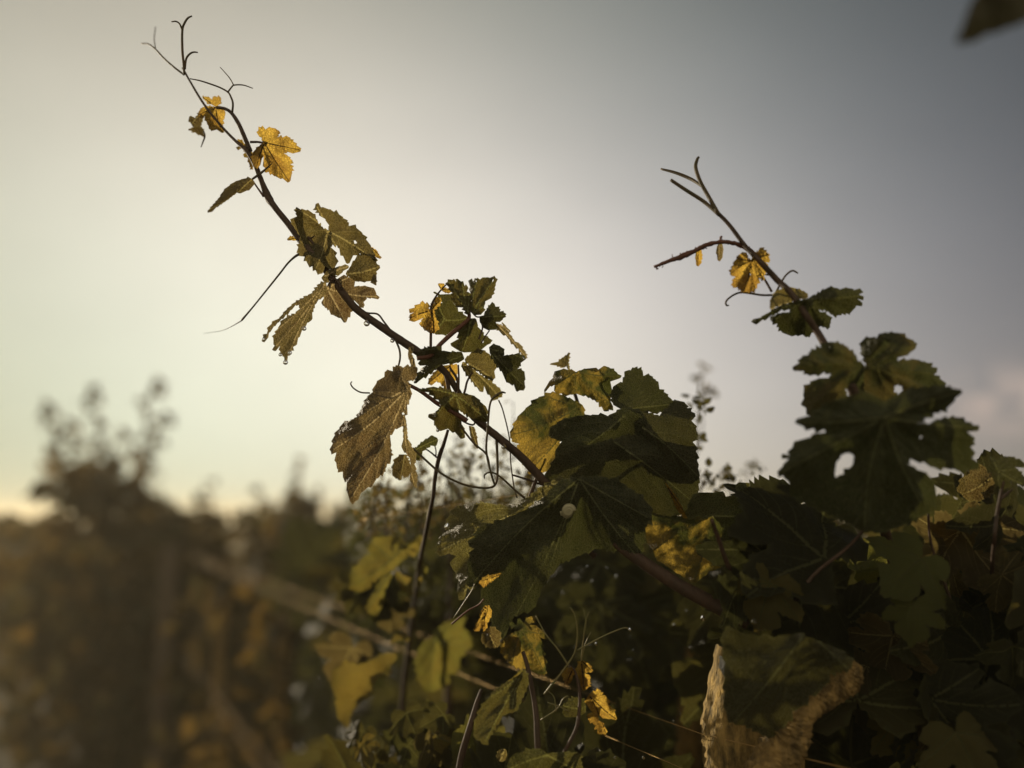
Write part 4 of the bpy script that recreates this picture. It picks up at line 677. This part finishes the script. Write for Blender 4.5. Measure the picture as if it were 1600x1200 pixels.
def bgvine(x, y, h, w, label, seed, shoots, n=900, mat='green', size=.10, group=None, thin=0.):
    rnd = random.Random(seed)
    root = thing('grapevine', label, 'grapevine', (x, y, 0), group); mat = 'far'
    v, f = tube_geo([(x, y, -.05, .045), (x + .03, y, .4, .035), (x - .02, y + .02, .8, .03), (x, y, 1.15, .02), (x + w * .3, y, 1.3, .012)], 9, 4, .3, seed); meshobj('trunk', v, f, 'trunk', root)
    def box(r):
        q = r.gauss(0, .5); z = r.uniform(.1, h) + .12 * noise.noise(Vector((q * w * 9, seed, 1))) + .10 * noise.noise(Vector((q * w * 3.5, seed, 5)))
        k = 1 - max(0, (z - h + .55)) / .55 * .62
        if noise.noise(Vector((x + q * w * 7, z * 5.1, seed))) < -.24: return None
        if z > h * .72 and noise.noise(Vector((x + q * w * 14, z * 10, seed + 9))) < -.02: return None
        return Vector((x + q * w * k, y + r.gauss(0, .22), z))
    v, f, va = cards(int(n * 1.7), box, size, seed, mat)
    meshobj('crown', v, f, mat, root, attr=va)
    for (sx, sh, lean, ln) in shoots:
        bx, by, bz = x + sx, y + rnd.uniform(-.1, .1), h - .25
        pts = [(bx, by, bz, .006)]
        for k in range(1, 6): pts.append((bx + lean * k / 5 + .02 * rnd.uniform(-1, 1), by, bz + (sh + .25) * k / 5, .006 - .001 * k))
        tv, tf = tube_geo(pts, 6, 3); va2 = [.1] * len(tv)
        c = catmull(pts, 3)
        def sb(r, c=c):
            q = c[int(len(c) * r.random() ** 1.3 * .98)]; return Vector((q[0] + r.gauss(0, ln), q[1] + r.gauss(0, ln), q[2] + r.gauss(0, ln)))
        lv, lf_, la = cards(int(34 * sh / .4) + 6, sb, size * .75, seed + 3, mat)
        sh_o = meshobj('shoot', tv, tf, 'stem', root); meshobj('foliage', lv, lf_, mat, sh_o, attr=la)
    return root
def gx(px, d): return P(px, 800, d)
# the tall hazy vine on the far left and its neighbours
p = gx(150, 5.6); bgvine(p.x, p.y, 1.95, .46, 'tall blurred vine with three shoots sticking up against the bright sky', 31, [(-.16, .42, -.20, .030), (-.14, .30, -.08, .04), (.02, .54, -.12, .034), (.24, .60, .05, .060), (.33, .34, .10, .05), (.08, .22, .05, .06)], 1700, 'green')
p = gx(235, 6.4); bgvine(p.x, p.y, 1.72, .30, 'rounded blurred vine leaning against the tall one, close to the dark far post', 32, [(.1, .1, .0, .03)], 700, 'green')
p = gx(312, 6.8); bgvine(p.x, p.y, 1.62, .34, 'low blurred vine with a single stubby shoot, above where the wires end', 33, [(.02, .28, .0, .035)], 700, 'green')
p = gx(405, 7.2); bgvine(p.x, p.y, 1.64, .34, 'blurred vine with a thin upright tip, fourth along the skyline', 34, [(-.02, .24, .0, .025)], 700, 'green')
p = gx(465, 6.4); bgvine(p.x, p.y, 1.72, .34, 'blurred bushy vine with a pointed top between the fourth vine and the hanging brown leaf', 35, [(-.02, .26, .0, .03), (.12, .1, .05, .03)], 900, 'green')
p = gx(545, 5.8); bgvine(p.x, p.y, 1.66, .40, 'blurred vine behind the tip of the hanging brown leaf', 36, [], 800, 'green')
for i, (px, d) in enumerate(((640, 5.2), (740, 4.8), (860, 4.4), (1000, 4.2), (1150, 4.0), (1290, 3.8), (1450, 3.6))):
    p = gx(px, d); bgvine(p.x, p.y, 1.55 + .05 * (i % 2), .55, ['row vine mostly hidden behind the small leaved bush', 'row vine seen between the hanging tendrils low down', 'row vine hidden behind the rounded mass of dark leaves', 'row vine behind the gap beside the sprigs', 'row vine in the gap between the two leaf masses', 'row vine behind the largest silhouetted leaves', 'row vine at the far end behind the ragged leaf'][i], 40 + i, [], 700, 'dark', group='vines of the next row')
for i in range(9):
    y = 12 + i * 3.4; x = -.552 * y + (-1.6 if i % 2 else -2.4) - .0 * i
    bgvine(x, y, 1.42, 1.3, ['nearest', 'second', 'third', 'fourth', 'fifth', 'sixth', 'seventh', 'eighth', 'farthest'][i] + ' low vine of the dark distant row under the sky', 60 + i, [], 500, 'green', .14, 'low vines of the distant row')
for i, (px, d) in enumerate(((12, 10.), (70, 9.), (-50, 10.5))):
    p = gx(px, d); bgvine(p.x, p.y, 1.50, .7, ['blurred dark vine at the edge under the flat skyline', 'blurred low vine beside the foot of the tall one', 'farthest-out low vine at the very edge under the skyline'][i], 90 + i, [], 900, 'green', .13)
p = gx(300, 5.2); bgvine(p.x, p.y, 1.50, .40, 'blurred low vine just behind the dark far post and its wires', 95, [], 900, 'green')
# mid distance vine stems seen under the wires
for i, (px, d, l_) in enumerate(((95, 7.0, 'blurred leafy vine low by the bottom corner, reddish leaves'), (360, 3.9, 'blurred vine under the paired wires with sparse golden leaves'), (455, 3.4, 'thin blurred vine under the wires beside the yellow-green leaves'), (190, 5.0, 'blurred vine between the tall one and the dark far post'))):
    p = gx(px, d); bgvine(p.x, p.y, [1.5, 1.33, 1.38, 1.45][i], .34, l_, 80 + i, [], [420, 150, 300, 420][i], ['green', 'olive', 'green', 'green'][i], .085)
# ------------------------------------------------------------------ small leaved bush and sprigs in the middle distance
def sprig(px0, y0, px1, y1, d, n, label, seed, name='wild_sprig', group=None, lean=.2, size=7, mat='olive', leafy=1.):
    rnd = random.Random(seed); root = thing(name, label, 'sprig', P(px0, y0, d), group)
    pts = []; k = 7
    for i in range(k + 1):
        t = i / k; pts.append((px0 + (px1 - px0) * t + rnd.uniform(-3, 3), y0 + (y1 - y0) * t, 2.2 * (1 - t) + .9, d))
    geo = [tube_geo(pxpts(pts), 6, 3)]; c = pts; V = []; Fc = []; va = []
    LV = []; LF = []; LA = []
    for j in range(n):
        t = rnd.random() ** .9; q = int(t * (k - .01)); f = t * k - q
        x = pts[q][0] * (1-f) + pts[q+1][0] * f; y = pts[q][1] * (1-f) + pts[q+1][1] * f
        side = rnd.choice((-1, 1)); ln = rnd.uniform(8, 26) * (1.15 - t * .75); a = rnd.uniform(.1, 1.2)
        x2, y2 = x + side * ln * math.cos(a), y - ln * math.sin(a); dd = d + rnd.uniform(-.03, .03)
        geo.append(tube_geo(pxpts([(x, y, 1.2, d), ((x+x2)/2, (y+y2)/2 + 1, 1, (d+dd)/2), (x2, y2, .8, dd)]), 5, 2))
        for z in range(rnd.choice((1, 2, 2, 3)) if rnd.random() < leafy else 0):
            w = P(x2 + rnd.uniform(-5, 5), y2 + rnd.uniform(-5, 5), dd + rnd.uniform(-.01, .01))
            s = size / F * d * rnd.uniform(.6, 1.3); nr = Vector((rnd.gauss(0, 1), rnd.gauss(-.6, 1), rnd.gauss(0, 1))).normalized(); t_ = nr.orthogonal().normalized(); t_.rotate(Matrix.Rotation(rnd.uniform(0, 6.28), 3, nr)); xx = t_.cross(nr); b = len(LV)
            for (u_, w_) in ((0, 0), (-.32, .3), (-.42, .7), (-.2, 1.15), (0, 1.4), (.2, 1.15), (.42, .7), (.32, .3)):
                LV.append(w + xx * u_ * s + t_ * w_ * s + nr * (.3 * abs(u_)) * s); LA.append(.1)
            LF.append((b, b+1, b+2, b+3, b+4)); LF.append((b, b+4, b+5, b+6, b+7))
    v, f = join(geo); meshobj('stem', v, f, 'stem', root)
    if LV: meshobj('foliage', LV, LF, mat, root, attr=LA)
    return root
gp_ = 'sprigs of the small leaved bush'
specs = [(575, 845, 590, 760, 30), (605, 850, 598, 735, 34), (632, 850, 645, 745, 30), (660, 840, 655, 720, 30), (690, 840, 700, 715, 30), (715, 840, 722, 700, 30), (742, 845, 735, 705, 34), (765, 840, 775, 720, 30), (790, 840, 785, 690, 28), (812, 840, 820, 712, 26), (835, 830, 842, 715, 26)]
words_ = ['beside the drooping tip of the brown leaf', 'with a rounded leafy head', 'low and dense', 'under the shrivelled leaf', 'just past the upright cane', 'tall and wispy', 'in the gap under the hanging tendrils', 'behind the long hanging tendril', 'tallest, rising beside the thin stalk', 'touching the mottled leaf', 'darkest, tucked behind the mottled leaf']
for i, (a, b, c, e, n) in enumerate(specs): sprig(a, b, c, e, 1.02 + .03 * (i % 3), n, 'small leaved bush sprig ' + words_[i], 100 + i, 'bush_sprig', gp_, size=8.5)
for i, (a, b, c, e, n, s) in enumerate(((718, 800, 712, 672, 12, 6), (728, 800, 690, 690, 10, 6), (752, 800, 757, 660, 7, 6), (803, 720, 801, 628, 8, 6))):
    sprig(a, b, c, e, 1.05, n, 'thin wispy sprig ' + ['above the dense bush, leaning slightly', 'above the dense bush, bent toward the cane', 'above the dense bush between two tendrils', 'at the edge of the mottled leaf'][i], 130 + i, 'wild_sprig', None, size=s, leafy=.5)
sprig(1088, 760, 1092, 600, .95, 12, 'tall sprig with paired oval leaves beside the large rounded leaf', 140, size=13, mat='green', leafy=.8)
sprig(1094, 700, 1098, 570, 1.5, 9, 'faint blurred sprig tip above the oval leaved sprig', 141, size=12, leafy=.7)
sprig(1150, 790, 1128, 735, .98, 16, 'curly dark sprig in the gap between the two leaf masses', 142, size=9, mat='green')
sprig(1100, 790, 1094, 745, .95, 16, 'low dark sprig hugging the edge of the rounded leaf mass', 143, size=9, mat='green')
sprig(1192, 790, 1188, 735, 1.0, 8, 'small bud-topped sprig beside the right leaf mass', 144, size=8, mat='green')
sprig(1172, 790, 1170, 722, 1.3, 4, 'faint single bud behind the gap', 145, size=8, mat='green')
# deep background scrub that fills the bush
BB = thing('shrub', 'dense small leaved shrub behind the hanging brown leaf and the tendrils', 'shrub', P(700, 1000, 1.35))
def bbox(r):
    x = r.uniform(545, 860); y = r.uniform(752, 960); top = 762 + 18 * noise.noise(Vector((x * .03, 1, 2))) + 14 * noise.noise(Vector((x * .09, 4, 2)))
    return None if y < top else P(x, y, r.uniform(1.3, 1.7))
v, f, va = cards(2600, bbox, .013, 5, 'green'); meshobj('foliage', v, f, 'green', BB, attr=va)
tube('stem', [(700, 770, 3, 1.3), (705, 900, 8, 1.32), (700, 1100, 12, 1.33), (700, 1600, 20, 1.35)], 'stem', BB, sides=8)
# ------------------------------------------------------------------ leaf corner close to the lens
K_ = thing('vine_shoot', 'dark blurred leaf tip hanging into the upper corner, close to the lens', 'vine shoot', P(1600, -150, .42))
leaf(K_, [(1600, -60), (1560, -40), (1520, 0), (1508, 30), (1494, 68), (1515, 66), (1545, 52), (1580, 42), (1612, 30), (1700, -20), (1680, -120)], (1610, -80), 'thick', .42, (.1, .1), 0, teeth=2, step=18, grid=9)
tube('cane', [(1610, -80, 8, .42), (1640, -140, 10, .42), (1700, -300, 14, .43)], 'stem', K_, sides=8)
# ------------------------------------------------------------------ dew drops and the snail
def blob(name, c, r, mat, stretch=1.2, tip=.5, **k):
    V = []; Fc = []; n, m = 16, 12
    for j in range(m + 1):
        th = math.pi * j / m
        for i in range(n):
            ph = 2 * math.pi * i / n; rr = math.sin(th); z = math.cos(th)
            if z > 0: rr *= (1 - tip * z); z *= stretch
            V.append(c + Vector((rr * math.cos(ph), rr * math.sin(ph), z)) * r)
    for j in range(m):
        for i in range(n): a = j*n+i; b = j*n+(i+1) % n; Fc.append((a, b, b+n, a+n))
    return meshobj(name, V, Fc, mat, **k)
DR = [(573, 505, 5, .752, 'large dew drop hanging under the leaning cane just past the brown leaf'), (613, 532, 3.6, .752, 'round dew drop under the leaning cane above the hooked tendril'), (475, 513, 4, .745, 'dew drop on the inner edge of the long drooping leaf'), (446, 566, 4, .745, 'dew drop at the very tip of the long drooping leaf'), (438, 554, 3, .745, 'dew drop just above the tip of the long drooping leaf, outer side'), (453, 551, 3.4, .745, 'dew drop just above the tip of the long drooping leaf, inner side'), (412, 530, 2.6, .745, 'tiny dew drop on the narrow side lobe of the drooping leaf'), (787, 698, 4, .757, 'dew drop under the cane where it nears the mottled leaf'), (684, 672, 3, .742, 'dew drop under the three lobed leaf below the node'), (699, 823, 5, .745, 'bright dew drop on the serrated edge of the wide olive leaf'), (817, 560, 2.6, .765, 'dew drop at the end of the shrivelled strip'), (984, 984, 2.6, .728, 'shining dew drop at the end of the horizontal tendril'), (931, 1006, 2.6, .728, 'shining dew drop halfway along the horizontal tendril'), (1005, 1184, 2.4, .74, 'dew drop on the lower wire'), (968, 842, 1, .74, ''), (1098, 966, 4, .735, 'bright dew drop low on the thick dark cane'), (1178, 971, 4, .68, 'dew drop above the rough post'), (961, 1184, 2, .73, 'tiny dew drop beside the lower wire')]
for x, y, r, d, l_ in DR:
    if l_: blob('dew_drop', P(x, y, d), r / F * d, 'water', label=l_, cat='water drop', group='dew drops on leaves and stems')
rnd = random.Random(77)
for i in range(34):
    d = rnd.uniform(.86, 1.0); blob('dew_drop', P(rnd.gauss(940, 70), rnd.uniform(880, 1150), d), rnd.uniform(.9, 2.2) / F * d, 'water', label='tiny dew drop glinting in the dark foliage behind the young shoot', cat='water drop', group='tiny dew drops in the dark foliage')
SN = thing('snail', 'tiny pale snail sitting on the large dark leaf', 'snail', P(886, 800, .735))
sp_ = []
for i in range(34):
    t = i / 33; an = t * 2.3 * 2 * math.pi; rad = .0044 * (1 - t) ** 1.1
    w = P(888, 798, .733) + CR * rad * math.cos(an) + CU * rad * math.sin(an) - CF * .0035 * t
    sp_.append((w.x, w.y, w.z, .0028 * (1 - t) ** .9 + .0004))
v, f = tube_geo(sp_, 12, 2); meshobj('shell', v, f, 'shell', SN)
v, f = tube_geo(pxpts([(893, 803, 4), (886, 808, 5), (879, 803, 4.5), (876, 799, 3), (877, 806, 2)], .735), 8, 4); meshobj('body', v, f, 'shell', SN)

# ------------------------------------------------------------------ thin morning haze
hm = newmat('haze'); g = G(hm)
pv = g.add('ShaderNodeVolumePrincipled', {'Color': (1., .90, .66, 1), 'Density': HAZE, 'Anisotropy': .35})
g.add('ShaderNodeOutputMaterial', {1: pv.outputs[0]}); MAT['haze'] = hm
X = 620
hv = [Vector((x, y, z)) for z in (-3, 4) for y in (-X, X) for x in (-X, X)]
meshobj('haze', hv, [(0, 2, 3, 1), (4, 5, 7, 6), (0, 1, 5, 4), (2, 6, 7, 3), (0, 4, 6, 2), (1, 3, 7, 5)], 'haze', None, smooth=False, kind='stuff')
